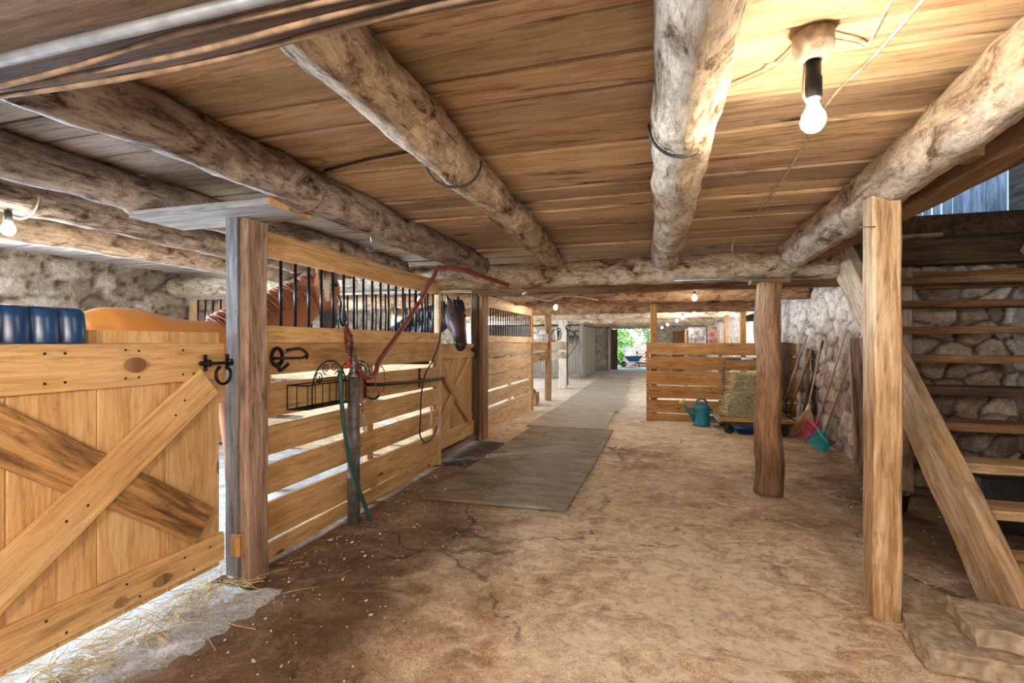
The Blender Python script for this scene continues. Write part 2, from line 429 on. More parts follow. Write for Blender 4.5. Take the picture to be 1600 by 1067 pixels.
# ------------------------------------------------------------------ mesh builder
class MB:
    def __init__(self):
        self.v, self.f, self.g, self.t, self.s = [], [], [], [], []

    def add(self, verts, faces, grain, tint, smooth):
        o = len(self.v)
        self.v += verts
        self.g += grain
        self.t += [tint] * len(verts)
        self.f += [tuple(i + o for i in q) for q in faces]
        self.s += [smooth] * len(faces)
        return self

    def sweep(self, pts, prof, up=(0, 0, 1), tint=None, smooth=False, cap=True, closed=False):
        """prof(i, s) -> list of (a, b): a along side = dir x up, b along up."""
        pts = [Vector(p) for p in pts]
        n = len(pts)
        off = Vector((rnd.uniform(0, 60), rnd.uniform(0, 60), rnd.uniform(0, 60)))
        verts, grain = [], []
        s = 0.0
        upv = Vector((0, 0, 1)) if up == 'transport' else Vector(up)
        trans = up == 'transport'
        if trans:
            d0 = (pts[1] - pts[0]).normalized()
            upv = Vector((0, 0, 1)) if abs(d0.z) < 0.8 else Vector((0, 1, 0))
            upv = (upv - d0 * upv.dot(d0)).normalized()
        k = 0
        for i, p in enumerate(pts):
            if closed:
                d = pts[(i + 1) % n] - pts[i - 1]
            else:
                d = pts[min(i + 1, n - 1)] - pts[max(i - 1, 0)]
            d.normalize()
            if trans:
                upv = upv - d * upv.dot(d)
            side = d.cross(upv)
            if side.length < 1e-3:
                side = d.cross(Vector((1, 0.01, 0)) if abs(d.x) < 0.9 else Vector((0, 1, 0)))
            side.normalize()
            u2 = side.cross(d).normalized()
            if trans:
                upv = u2
            if i:
                s += (pts[i] - pts[i - 1]).length
            pr = prof(i, s)
            k = len(pr)
            for a, b in pr:
                verts.append(p + side * a + u2 * b)
                grain.append(Vector((s, a, b)) + off)
        faces = []
        for i in range(n if closed else n - 1):
            j = (i + 1) % n
            for q in range(k):
                r = (q + 1) % k
                faces.append((i * k + q, i * k + r, j * k + r, j * k + q))
        if cap and not closed:
            faces.append(tuple(range(k - 1, -1, -1)))
            faces.append(tuple((n - 1) * k + q for q in range(k)))
        if tint is None:
            tint = rnd.uniform(0.86, 1.1)
        return self.add(verts, faces, grain, tint, smooth)

    def plank(self, p0, p1, w, t, up=(0, 0, 1), ch=0.004, n=None, wob=0.0, tint=None):
        """w: size along up, t: size along side"""
        p0, p1 = Vector(p0), Vector(p1)
        L = (p1 - p0).length
        n = n or (2 if wob == 0 else max(3, int(L / 0.12)))
        ch = min(ch, w * 0.3, t * 0.3)
        W, T = w / 2, t / 2
        base = [(-T + ch, -W), (T - ch, -W), (T, -W + ch), (T, W - ch), (T - ch, W), (-T + ch, W), (-T, W - ch), (-T, -W + ch)]
        sd_ = rnd.uniform(0, 99)

        def prof(i, s):
            if not wob:
                return base
            return [(a + wob * noise.noise((s * 2.5 + sd_, a * 9, b * 9)), b + wob * noise.noise((s * 2.5 + sd_ + 40, a * 9, b * 9))) for a, b in base]
        return self.sweep([p0.lerp(p1, i / (n - 1)) for i in range(n)], prof, up, tint)

    def box(self, lo, hi, ch=0.004, tint=None, axis=None):
        lo, hi = Vector(lo), Vector(hi)
        c, d = (lo + hi) / 2, hi - lo
        if axis is None:
            axis = max(range(3), key=lambda i: d[i])
        a = Vector((0, 0, 0))
        a[axis] = d[axis] / 2
        up = (0, 0, 1) if axis != 2 else (0, 1, 0)
        if axis == 0:
            w, t = d.z, d.y
        elif axis == 1:
            w, t = d.z, d.x
        else:
            w, t = d.y, d.x
        return self.plank(c - a, c + a, w, t, up, ch, tint=tint)

    def tube(self, pts, r, k=8, tint=None, rough=0.0, smooth=True, cap=True, closed=False, rs=6.0, up='transport', flat=1.0):
        sd_ = rnd.uniform(0, 99)

        def prof(i, s):
            rr = r[i] if isinstance(r, (list, tuple)) else r
            out = []
            for q in range(k):
                a = 2 * pi * q / k
                e = rr
                if rough:
                    e = rr * (1 + rough * noise.fractal((s * rs * 0.5 + sd_, cos(a) * 1.2, sin(a) * 1.2), 1.0, 2.0, 3))
                out.append((cos(a) * e, sin(a) * e * flat))
            return out
        return self.sweep(pts, prof, up, 1.0 if tint is None else tint, smooth, cap, closed)

    def lathe(self, prof, c=(0, 0, 0), axis=(0, 0, 1), k=16, tint=1.0):
        ax = Vector(axis).normalized()
        c = Vector(c)
        x = ax.orthogonal().normalized()
        y = ax.cross(x)
        vs_, gr = [], []
        for (r, z) in prof:
            for q in range(k):
                a = 2 * pi * q / k
                vs_.append(c + ax * z + x * (cos(a) * r) + y * (sin(a) * r))
                gr.append(Vector((z, cos(a) * r, sin(a) * r)))
        fs = []
        m = len(prof)
        for i in range(m - 1):
            for q in range(k):
                w = (q + 1) % k
                fs.append((i * k + q, i * k + w, (i + 1) * k + w, (i + 1) * k + q))
        if prof[0][0] > 1e-4:
            fs.append(tuple(range(k - 1, -1, -1)))
        if prof[-1][0] > 1e-4:
            fs.append(tuple((m - 1) * k + q for q in range(k)))
        return self.add(vs_, fs, gr, tint, True)

    def ball(self, c, r, k=12, m=8):
        r = (r, r, r) if isinstance(r, (int, float)) else r
        c = Vector(c)
        vs_, fs = [], []
        for i in range(m + 1):
            th = pi * i / m
            for q in range(k):
                a = 2 * pi * q / k
                vs_.append(c + Vector((r[0] * sin(th) * cos(a), r[1] * sin(th) * sin(a), r[2] * cos(th))))
        for i in range(m):
            for q in range(k):
                w = (q + 1) % k
                fs.append((i * k + q, (i + 1) * k + q, (i + 1) * k + w, i * k + w))
        return self.add(vs_, fs, [Vector(v) for v in vs_], 1.0, True)

    def build(self, name, m, parent=None, origin=None):
        V = self.v
        if origin is None:
            if parent is None:
                xs, ys, zs = zip(*[(v.x, v.y, v.z) for v in V])
                origin = Vector(((min(xs) + max(xs)) / 2, (min(ys) + max(ys)) / 2, min(zs)))
            else:
                origin = parent_world(parent)
        origin = Vector(origin)
        me = bpy.data.meshes.new(name)
        me.from_pydata([v - origin for v in V], [], self.f)
        me.polygons.foreach_set('use_smooth', self.s)
        ga = me.attributes.new('grain', 'FLOAT_VECTOR', 'POINT')
        ga.data.foreach_set('vector', [c for g in self.g for c in g])
        ta = me.attributes.new('tint', 'FLOAT_COLOR', 'POINT')
        flat = []
        for t in self.t:
            if isinstance(t, tuple):
                flat += [*t, 1.0]
            else:
                flat += [t, t, t, 1.0]
        ta.data.foreach_set('color', flat)
        me.update()
        me.materials.append(M[m] if isinstance(m, str) else m)
        o = bpy.data.objects.new(name, me)
        COL.objects.link(o)
        if parent is not None:
            o.parent = parent
            o.location = origin - parent_world(parent)
        else:
            o.location = origin
        return o


def parent_world(p):
    l = Vector(p.location)
    while p.parent is not None:
        p = p.parent
        l += Vector(p.location)
    return l


def tag(o, label, cat, group=None, kind='thing'):
    if label:
        o['label'] = label
        o['category'] = cat
    if group:
        o['group'] = group
    o['kind'] = kind
    return o


def thing(name, loc, label, cat, group=None):
    o = bpy.data.objects.new(name, None)
    o.empty_display_size = 0.1
    COL.objects.link(o)
    o.location = loc
    return tag(o, label, cat, group)


def one(mb, name, m, label, cat, group=None, kind='thing'):
    return tag(mb.build(name, m), label, cat, group, kind)


def struct(o, label=None, cat=None):
    o['kind'] = 'structure'
    if label:
        o['label'] = label
        o['category'] = cat
    return o


def spline(pts, n=8):
    """catmull-rom through points"""
    P = [Vector(p) for p in pts]
    P = [P[0] * 2 - P[1]] + P + [P[-1] * 2 - P[-2]]
    out = []
    for i in range(1, len(P) - 2):
        for k in range(n):
            t = k / n
            a, b, c, d = P[i - 1], P[i], P[i + 1], P[i + 2]
            out.append(0.5 * ((2 * b) + (c - a) * t + (2 * a - 5 * b + 4 * c - d) * t * t + (3 * b - a - 3 * c + d) * t ** 3))
    out.append(P[-2])
    return out


def wire(pts, r, k=6, n=8, closed=False):
    return MB().tube(spline(pts, n), r, k)


def ring(c, r, ax, n=16, sy=1.0):
    ax = Vector(ax).normalized()
    x = ax.orthogonal().normalized()
    y = ax.cross(x)
    return [Vector(c) + x * (cos(2 * pi * i / n) * r) + y * (sin(2 * pi * i / n) * r * sy) for i in range(n)]


# ------------------------------------------------------------------ stone walls
def stone_wall(name, p0, p1, z0, z1, inward, res, seed, pal, whitewash=None, cell=(0.34, 0.19), depth=0.05, holes=()):
    rg = np.random.default_rng(seed)
    p0, p1 = np.array(p0, float), np.array(p1, float)
    L = np.linalg.norm(p1 - p0)
    nu, nz = int(L / res) + 1, int((z1 - z0) / res) + 1
    U, Z = np.meshgrid(np.linspace(0, L, nu), np.linspace(z0, z1, nz), indexing='ij')
    cu, cz = cell
    du = 0.05 * np.sin(U * 7 + Z * 5 + seed) + 0.03 * np.sin(Z * 17 + U * 3)
    dz = 0.03 * np.sin(U * 5 + seed) + 0.018 * np.sin(U * 13 + Z * 9)
    gu, gz = (U + du) / cu, (Z + dz) / cz
    ncu, ncz = int(L / cu) + 6, int((z1 - z0) / cz) + 8
    jx = rg.random((ncu, ncz)) * 0.8 + 0.1
    jz = rg.random((ncu, ncz)) * 0.56 + 0.22
    hv = rg.random((ncu, ncz))
    cv = rg.random((ncu, ncz, 2))
    iu, iz = np.floor(gu).astype(int), np.floor(gz).astype(int)
    f1 = np.full(gu.shape, 9.0)
    f2 = np.full(gu.shape, 9.0)
    best = np.zeros(gu.shape + (3,))
    for a in range(-2, 3):
        for b in range(-2, 3):
            ca = np.clip(iu + a + 2, 0, ncu - 1)
            cb = np.clip(iz + b + 2, 0, ncz - 1)
            d = np.sqrt((iu + a + jx[ca, cb] + 0.5 * ((iz + b) % 2) - gu) ** 2 + (iz + b + jz[ca, cb] - gz) ** 2)
            lt = d < f1
            f2 = np.where(lt, f1, np.minimum(f2, d))
            f1 = np.where(lt, d, f1)
            st = np.stack([hv[ca, cb], cv[ca, cb, 0], cv[ca, cb, 1]], -1)
            best = np.where(lt[..., None], st, best)
    edge = f2 - f1
    mask = np.clip((edge - 0.03) / 0.15, 0, 1)
    mask = mask * mask * (3 - 2 * mask)
    rr = rg.random(gu.shape) - 0.5
    rr = (rr + np.roll(rr, 1, 0) + np.roll(rr, 1, 1) + np.roll(rr, (1, 1), (0, 1))) * 0.5
    face = 0.82 + 0.18 * np.sin(U * (11 + 9 * best[..., 1]) + 6 * best[..., 0]) * np.sin(Z * (13 + 9 * best[..., 2]) + 9 * best[..., 1])
    mask = np.clip(mask + 0.25 * rr, 0, 1)
    h = mask * (0.35 + 0.65 * best[..., 0]) * depth * face + rr * 0.012
    pal = np.array(pal)
    mort, c1, c2 = pal[0], pal[1], pal[2]
    col = c1 + (c2 - c1) * best[..., 1:2]
    col = col * (0.7 + 0.55 * best[..., 2:3])
    col = mort + (col - mort) * mask[..., None]
    inw = np.array(inward, float)
    D = (p1 - p0) / L
    PX = p0[0] + D[0] * U + inw[0] * h
    PY = p0[1] + D[1] * U + inw[1] * h
    if whitewash is not None:
        k = np.clip(whitewash(PX, PY, Z) + 0.35 * np.sin(U * 9 + Z * 4) * np.sin(Z * 11 - U * 3) + 0.25 * (best[..., 1] - 0.5), 0, 1)
        wc = np.array((0.68, 0.665, 0.64)) * (0.45 + 0.55 * mask[..., None])
        col = col * (1 - k[..., None]) + wc * k[..., None]
    ok = np.ones((nu - 1, nz - 1), bool)
    um = (U[:-1, :-1] + U[1:, 1:]) / 2
    zm = (Z[:-1, :-1] + Z[1:, 1:]) / 2
    for (ua, ub, za, zb) in holes:
        ok &= ~((um > ua) & (um < ub) & (zm > za) & (zm < zb))
    idx = np.arange(nu * nz).reshape(nu, nz)
    q = np.stack([idx[:-1, :-1], idx[1:, :-1], idx[1:, 1:], idx[:-1, 1:]], -1)[ok]
    me = bpy.data.meshes.new(name)
    co = np.stack([PX, PY, Z], -1).reshape(-1, 3)
    me.from_pydata(co.tolist(), [], q.tolist())
    ca_ = me.attributes.new('Col', 'FLOAT_COLOR', 'POINT')
    ca_.data.foreach_set('color', np.concatenate([col.reshape(-1, 3), np.ones((nu * nz, 1))], 1).ravel().astype(np.float32))
    me.polygons.foreach_set('use_smooth', [True] * len(me.polygons))
    me.materials.append(M['stone'])
    me.update()
    o = bpy.data.objects.new(name, me)
    COL.objects.link(o)
    return struct(o)


PAL_BROWN = ((0.085, 0.062, 0.045), (0.26, 0.19, 0.13), (0.46, 0.37, 0.28))
PAL_GREY = ((0.085, 0.062, 0.045), (0.27, 0.22, 0.17), (0.46, 0.39, 0.31))
PAL_MIX = ((0.085, 0.062, 0.045), (0.28, 0.22, 0.19), (0.48, 0.40, 0.35))
PAL_WHITE = ((0.34, 0.31, 0.27), (0.44, 0.40, 0.36), (0.64, 0.61, 0.57))

# ------------------------------------------------------------------ floor
def make_floor():
    def axis(lo, mid, hi, r1, r2):
        a = list(np.arange(lo, mid, r1))
        return a + list(np.arange(mid, hi + r2 * 0.5, r2))
    xs = axis(-6.7, -2.6, -2.6, 0.25, 0.25) + list(np.arange(-2.5, 3.4, 0.05)) + [3.4]
    ys = list(np.arange(-1.6, 8.0, 0.05)) + list(np.arange(8.0, 25.4, 0.25)) + [25.4]
    V, F = [], []
    for y in ys:
        for x in xs:
            z = 0.014 * noise.fractal((x * 1.1, y * 1.1, 3.0), 1.0, 2.0, 5) - 0.008
            V.append((x, y, min(z, 0.004)))
    nx = len(xs)
    for j in range(len(ys) - 1):
        for i in range(nx - 1):
            F.append((j * nx + i, j * nx + i + 1, (j + 1) * nx + i + 1, (j + 1) * nx + i))
    me = bpy.data.meshes.new('floor')
    me.from_pydata(V, [], F)
    me.polygons.foreach_set('use_smooth', [True] * len(F))
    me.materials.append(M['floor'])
    o = bpy.data.objects.new('floor', me)
    COL.objects.link(o)
    return struct(o)


make_floor()

# walls
wl = stone_wall('wall_left', (-6.4, -1.6, 0), (-6.4, 25.2, 0), -0.05, 2.45, (1, 0, 0), 0.045, 3, PAL_GREY,
                whitewash=lambda x, y, z: np.clip((y - 6.6) * 0.8, 0, 0.85) + np.clip((3.35 - y) * 3, 0, 0.6),
                holes=[(2.45, 4.2, 1.25, 2.15), (7.9, 9.6, 1.2, 2.1), (12.6, 14.6, 1.1, 2.1), (17.0, 19.0, 1.1, 2.1)])
# recess behind the left wall windows: stone reveals
rv = MB()
for (a, b, z0, z1) in [(0.85, 2.6, 1.25, 2.15), (6.3, 8.0, 1.2, 2.1), (11.0, 13.0, 1.1, 2.1), (15.4, 17.4, 1.1, 2.1)]:
    rv.box((-6.75, a - 0.08, z0 - 0.1), (-6.4, b + 0.08, z0)).box((-6.75, a - 0.08, z1), (-6.4, b + 0.08, z1 + 0.1))
    rv.box((-6.75, a - 0.1, z0), (-6.4, a, z1)).box((-6.75, b, z0), (-6.4, b + 0.1, z1))
struct(rv.build('window_reveal', 'white_wood'))
stone_wall('wall_right', (2.35, 25.2, 0), (2.35, 5.7, 0), -0.05, 2.45, (-1, 0, 0), 0.035, 11, PAL_MIX,
           whitewash=lambda x, y, z: np.clip((z - 1.35) * 1.3, 0, 0.75) + np.clip((y - 8.8) * 0.5, 0, 0.75), cell=(0.34, 0.19), depth=0.06,
           holes=[(11.2, 12.6, 1.3, 2.1)])
stone_wall('wall_stair', (2.28, 5.72, 0), (3.45, 5.72, 0), -0.05, 2.2, (0, -1, 0), 0.018, 5, PAL_BROWN,
           whitewash=lambda x, y, z: np.clip((z - 1.55) * 1.2, 0, 0.55), cell=(0.27, 0.18), depth=0.07)
stone_wall('wall_stair_side', (3.3, 5.8, 0), (3.3, -1.6, 0), -0.05, 2.6, (-1, 0, 0), 0.05, 8, PAL_BROWN, depth=0.07)
stone_wall('wall_behind', (-6.5, -1.5, 0), (3.4, -1.5, 0), -0.05, 2.5, (0, 1, 0), 0.08, 9, PAL_MIX, depth=0.06)
stone_wall('wall_end', (2.5, 25.1, 0), (-6.5, 25.1, 0), -0.05, 2.5, (0, -1, 0), 0.05, 10, PAL_WHITE,
           whitewash=lambda x, y, z: 0.35 + 0 * x, holes=[(2.55, 4.55, -0.2, 2.1)])

# ceiling boards
def ceiling_boards(name, x0, x1, y0, y1, m, z=2.36):
    mb = MB()
    y = y0
    while y < y1 - 0.02:
        w = rnd.uniform(0.19, 0.31)
        w = min(w, y1 - y)
        cuts = [x0] + sorted(rnd.sample([c_ for c_ in (-4.45, -2.83, 0.11) if x0 < c_ < x1], k=rnd.choice((0, 1)) if x1 < 1.5 else 0)) + [x1]
        for a, b in zip(cuts[:-1], cuts[1:]):
            dz = rnd.uniform(-0.010, 0.010)
            mb.plank((a + 0.002, y + w / 2, z + 0.015 + dz), (b - 0.002, y + w / 2 + rnd.uniform(-0.006, 0.006), z + 0.015 + dz), 0.03, w - rnd.choice((0.010, 0.016, 0.022, 0.034)),
                     ch=0.009, n=max(3, int((b - a) / 0.25)), wob=0.0045, tint=(lambda q: (q, q * rnd.uniform(0.94, 1.0), q * rnd.uniform(0.88, 1.0)))(rnd.uniform(0.68, 1.22)))
        y += w
    return struct(mb.build(name, m))


ceiling_boards('ceiling', -6.5, -1.86, -1.55, 5.25, 'ceil_grey')
ceiling_boards('ceiling', -1.86, 1.34, -1.55, 5.25, 'ceil')
ceiling_boards('ceiling', 1.34, 3.4, -1.55, 2.75, 'ceil')
ceiling_boards('ceiling', -6.5, 2.5, 5.25, 9.0, 'ceil')
ceiling_boards('ceiling', -6.5, 2.5, 9.0, 25.3, 'ceil_white')
lo = MB()
lo.box((-6.8, -1.8, 2.40), (1.36, 5.5, 2.60)).box((1.36, -1.8, 2.40), (3.6, 2.75, 2.60)).box((-6.8, 5.5, 2.40), (5.9, 25.4, 2.60)).box((3.42, 2.75, 2.4), (5.9, 5.5, 2.6))
struct(lo.build('ceiling_deck', 'dark_wood'))

# the upper storey seen up the stair opening
up = MB()
x = 1.0
while x < 5.40:
    w = rnd.uniform(0.10, 0.17)
    up.plank((x + w / 2, 9.6, 2.6), (x + w / 2, 9.6, 6.0), w - rnd.choice((0.004, 0.01, 0.03)), 0.025, up=(1, 0, 0), tint=rnd.uniform(0.75, 1.2))
    x += w
struct(up.build('wall_loft_boards', 'grey_wood'))
lw = MB()
lw.box((5.42, 2.0, 2.6), (5.8, 9.6, 6.0)).box((0.9, 2.2, 2.6), (1.0, 9.6, 6.0)).box((0.9, 2.0, 2.6), (5.8, 2.2, 6.0)).box((0.9, 2.0, 6.0), (5.8, 9.7, 6.1))
lw.plank((0.9, 9.5, 3.22), (5.4, 9.5, 3.22), 0.12, 0.08)
struct(lw.build('wall_loft_side', 'dark_wood'))

# ------------------------------------------------------------------ round ceiling logs (running with the aisle)
def log(p0, p1, r0, r1, m, label, name='ceiling_log', group=None, rough=0.16, k=22, sag=0.0):
    p0, p1 = Vector(p0), Vector(p1)
    n = max(8, int((p1 - p0).length / 0.04))
    d = (p1 - p0).normalized()
    s1 = d.cross(Vector((0, 0, 1)))
    if s1.length < 0.01:
        s1 = Vector((1, 0, 0))
    s1.normalize()
    s2 = s1.cross(d)
    sd_ = rnd.uniform(0, 50)
    pts = []
    for i in range(n):
        t = i / (n - 1)
        pts.append(p0.lerp(p1, t) + s1 * 0.02 * noise.noise((t * 4 + sd_, 0, 0)) + s2 * (0.015 * noise.noise((t * 4 + sd_, 9, 0)) - sag * sin(pi * t)))
    rs = [r0 + (r1 - r0) * i / (n - 1) for i in range(n)]
    mb = MB().tube(pts, rs, k, rough=rough, rs=7.0)
    return one(mb, name, m, label, 'log', group)


log((-4.45, -1.4, 2.25), (-4.45, 5.05, 2.25), 0.105, 0.11, 'log_pale', 'pale bulb-lit ceiling log nearest the left stone wall over the stall')
log((-3.58, -1.4, 2.25), (-3.58, 5.05, 2.25), 0.10, 0.11, 'log_dark', 'grey ceiling log over the chestnut horse, tied with a hanging strap')
log((-2.87, -1.4, 2.255), (-2.80, 5.05, 2.25), 0.10, 0.11, 'log_dark', 'grey ceiling log above the left end of the flat bearing plank')
log((-1.86, -1.4, 2.25), (-1.82, 5.03, 2.23), 0.10, 0.125, 'log_dark', 'dark mottled ceiling log in front of the barred stall')
log((-0.86, 0.9, 2.255), (-0.965, 5.03, 2.24), 0.105, 0.10, 'log', 'whitewashed flaking ceiling log between the stall front and aisle middle')
log((0.105, -1.4, 2.24), (0.12, 4.98, 2.23), 0.09, 0.135, 'log_pale', 'fat pale ceiling log over the middle of the aisle')
log((0.98, -1.4, 2.26), (1.245, 4.98, 2.22), 0.092, 0.14, 'log_pale', 'pale ceiling log resting on the rough square tan post')

# cross beams and cross logs, from the nearest to the far end
bm_ = MB().plank((-6.2, 0.66, 2.078), (1.6, 0.66, 2.078), 0.12, 0.34, n=60, wob=0.008)
one(bm_, 'near_beam', 'dark_wood', 'dark heavy cross beam overhead nearest the viewer, carrying cables', 'beam')
log((-6.3, 5.13, 2.15), (1.62, 5.13, 2.12), 0.135, 0.14, 'log', 'thick mottled cross log carrying the ends of the ceiling logs', 'cross_log', rough=0.12)
b = MB().plank((-2.5, 6.62, 2.165), (2.3, 6.62, 2.165), 0.2, 0.14, n=40, wob=0.006)
one(b, 'cross_beam', 'brown_wood', 'sawn brown cross beam behind the thick mottled cross log', 'beam')
for (y, z, r, m, lab) in [(8.5, 2.19, 0.135, 'log_brown', 'golden brown cross log above the board pen with tools'),
                          (11.1, 2.17, 0.14, 'log_brown', 'light brown cross log with cobwebs behind the first festoon bulb'),
                          (14.0, 2.18, 0.13, 'log_pale', 'whitewashed cross log over the white post'),
                          (17.3, 2.18, 0.13, 'log_pale', 'whitewashed cross log over the grey tack room post'),
                          (20.6, 2.19, 0.12, 'log_pale', 'whitewashed cross log nearest the outside doorway')]:
    log((-6.3, y, z), (2.3, y, z + 0.01), r, r * 0.95, m, lab, 'cross_log', rough=0.16, k=16)

# stair opening timbers
one(MB().plank((1.42, -1.4, 2.245), (1.42, 4.98, 2.245), 0.19, 0.15, n=50, wob=0.008, tint=0.75), 'trimmer_beam', 'brown_wood', 'dark brown square beam beside the stair opening', 'beam')
one(MB().plank((1.30, 2.58, 2.265), (3.3, 2.58, 2.265), 0.14, 0.12, n=20, wob=0.012), 'header_beam', 'brown_wood', 'short rough beam end jutting across above the stair', 'beam')
one(MB().plank((1.3, 5.42, 2.23), (3.35, 5.42, 2.23), 0.22, 0.14, n=20, wob=0.006), 'landing_beam', 'dark_wood', 'dark beam under the loft floor at the stair top', 'beam')
one(MB().plank((2.2, 5.5, 1.98), (3.3, 5.5, 1.99), 0.16, 0.1, n=10, wob=0.01), 'wall_plate', 'brown_wood', 'rough timber laid along the stone wall behind the stair', 'beam')

# ------------------------------------------------------------------ posts
def square_post(name, lo, hi, m, label, wob=0.008):
    lo, hi = Vector(lo), Vector(hi)
    c = (lo + hi) / 2
    mb = MB().plank((c.x, c.y, lo.z), (c.x, c.y, hi.z), hi.x - lo.x, hi.y - lo.y, up=(1, 0, 0), ch=0.012, n=40, wob=wob)
    return one(mb, name, m, label, 'post')


root = thing('stall_post', (-2.285, 2.325, 0), 'grey and brown timber post at the latch side of the big gate', 'post')
MB().plank((-2.285, 2.325, 0), (-2.285, 2.325, 2.11), 0.133, 0.172, up=(1, 0, 0), ch=0.014, n=50, wob=0.009).build('post', 'mauve_wood', root)
MB().plank((-2.31, 2.232, 0.0), (-2.31, 2.232, 2.11), 0.086, 0.022, up=(1, 0, 0), ch=0.003, n=20, wob=0.003).build('side_board', 'slate_wood', root)
MB().box((-2.30, 2.205, 0.19), (-2.235, 2.26, 0.31)).build('gate_stop', 'pine_worn', root)
p = thing('bearing_plank', (-2.35, 2.22, 2.11), 'flat grey plank lying on top of the stall post under the logs', 'plank')
MB().plank((-2.86, 2.22, 2.13), (-1.90, 2.22, 2.13), 0.038, 0.34, n=16, wob=0.004).build('plank', 'grey_wood', p)
MB().plank((-1.90, 2.22, 2.13), (-1.895, 2.22, 2.13), 0.037, 0.335).build('cut_end', 'pine', p)['label'] = 'fresh yellow sawn end'
tp = thing('square_post', (1.141, 2.95, 0), 'rough square tan post standing free beside the stair', 'post')
MB().plank((1.141, 2.952, 0), (1.138, 2.952, 2.17), 0.122, 0.155, up=(1, 0, 0), ch=0.012, n=110, wob=0.011).build('post', 'tan_wood', tp)
MB().tube([(1.00, 2.86, 1.985), (1.10, 2.88, 1.985)], 0.004, 6).build('nail', 'cable', tp)
mb = MB().tube([(1.03 + 0.012 * sin(i * 0.35), 5.01, i * 0.05) for i in range(40)], [0.125 - 0.0006 * i for i in range(40)], 24, rough=0.10)
rp = thing('round_post', (1.03, 5.01, 0), 'round brown debarked post in front of the hay cart', 'post')
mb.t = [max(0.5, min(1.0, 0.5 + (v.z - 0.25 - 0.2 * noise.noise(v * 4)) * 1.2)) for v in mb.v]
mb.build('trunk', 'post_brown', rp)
MB().plank((0.88, 5.03, 1.968), (1.20, 5.03, 1.968), 0.04, 0.16, n=8, wob=0.006).build('bearing_block', 'brown_wood', rp)
square_post('gate_post', (-2.51, 6.54, 0), (-2.40, 6.80, 2.1), 'dark_wood', 'dark post between the small stall gate and the second stall front', 0.006)
square_post('gate_post_facing', (-2.40, 6.56, 0.0), (-2.33, 6.80, 2.1), 'brown_wood', 'lighter brown stud nailed to the dark gate post', 0.004)
square_post('alcove_post', (-2.52, 11.55, 0), (-2.38, 11.70, 2.1), 'brown_wood', 'brown post with two boards beyond the second stall front')
square_post('white_post', (-2.75, 14.6, 0), (-2.50, 14.78, 2.1), 'white_wood', 'white painted post with a hanging hook in the bright alcove')
square_post('tack_post', (-2.72, 18.65, 0), (-2.56, 18.85, 2.1), 'grey_wood', 'grey post in front of the beige tack room')
square_post('pen_post', (-0.04, 9.11, 0), (0.07, 9.22, 2.1), 'pine_brown', 'tan post at the aisle end of the board pen')
for (x, y, m, lab) in [(1.78, 13.6, 'brown_wood', 'slim tan post behind the board pen, nearest the festoon bulbs'), (1.92, 12.1, 'pine_brown', 'slim post behind the pen nearer the stone wall'),
                       (2.10, 9.75, 'brown_wood', 'dark brown post by the right stone wall behind the tools')]:
    square_post('pen_post', (x, y, 0), (x + 0.12, y + 0.12, 2.1), m, lab, 0.005)
one(MB().plank((2.19, 6.08, 0.0), (2.13, 6.13, 1.45), 0.16, 0.07, up=(1, 0, 0), n=20, wob=0.008), 'wall_plank', 'mauve_wood', 'weathered plank leaning on the right wall beyond the tan post', 'plank')
square_post('wall_post', (2.2, 5.38, 0.0), (2.33, 5.52, 2.1), 'mauve_wood', 'weathered post behind the stair against the stone corner')


# ------------------------------------------------------------------ stall fronts
BZ = [(1.185, 1.398), (0.917, 1.135), (0.69, 0.872), (0.44, 0.63), (0.14, 0.38), (0.012, 0.125)]


def stall_front(loc, x, y0, y1, m, label, nb, pattern=None, top=2.105, jitter=0.012, gapless=False):
    r = thing('stall_fence', loc, label, 'stall front')
    for i, (a, b) in enumerate(BZ):
        d = 0.012 if not gapless else -0.01
        ja, jb = rnd.uniform(-jitter, jitter), rnd.uniform(-jitter, jitter)
        mb = MB().plank((x - 0.016, y0, (a + b) / 2 + ja), (x - 0.016, y1, (a + b) / 2 + jb), b - a - (0 if not gapless else -0.02), 0.032, n=24, wob=0.003, tint=rnd.uniform(0.9, 1.08))
        mb.build('board', m, r)
    MB().plank((x - 0.008, y0, 1.453), (x - 0.008, y1, 1.453), 0.108, 0.05, tint=1.22).build('middle_rail', m, r)
    MB().plank((x - 0.012, y0, top - 0.105), (x - 0.012, y1, top - 0.105), 0.115, 0.05, tint=1.15).build('top_rail', m, r)
    MB().plank((x - 0.04, y0, top - 0.022), (x - 0.04, y1, top - 0.022), 0.046, 0.09, tint=1.0).build('cap_rail', m, r)
    for i in range(nb):
        y = y0 + 0.12 + (y1 - y0 - 0.2) * i / (nb - 1)
        MB().tube([(x - 0.03, y, 1.49), (x - 0.03, y, 1.96)], 0.0105, 10).build('bar', 'bar', r)
    for yy in (y0 + 0.03, (y0 + y1) / 2, y1 - 0.03):
        MB().plank((x - 0.057, yy, 0.01), (x - 0.057, yy, 1.42), 0.09, 0.045, up=(0, 1, 0)).build('stud', m, r)
    return r


sf = stall_front((-2.37, 3.75, 0), -2.345, 2.42, 5.09, 'pine', 'golden pine stall front with black bars, chestnut horse looking out', 19)
MB().plank((-2.365, 5.125, 0), (-2.365, 5.125, 2.105), 0.06, 0.05, up=(0, 1, 0)).build('end_post', 'pine_pale', sf)
sf2 = stall_front((-2.44, 8.3, 0), -2.405, 6.81, 9.84, 'pine_pale', 'pale board stall front with bars beyond the dark horse', 22, jitter=0.006, gapless=True)
MB().plank((-2.42, 9.80, 0), (-2.42, 9.80, 2.1), 0.09, 0.07, up=(0, 1, 0)).build('end_post', 'pine_worn', sf2)

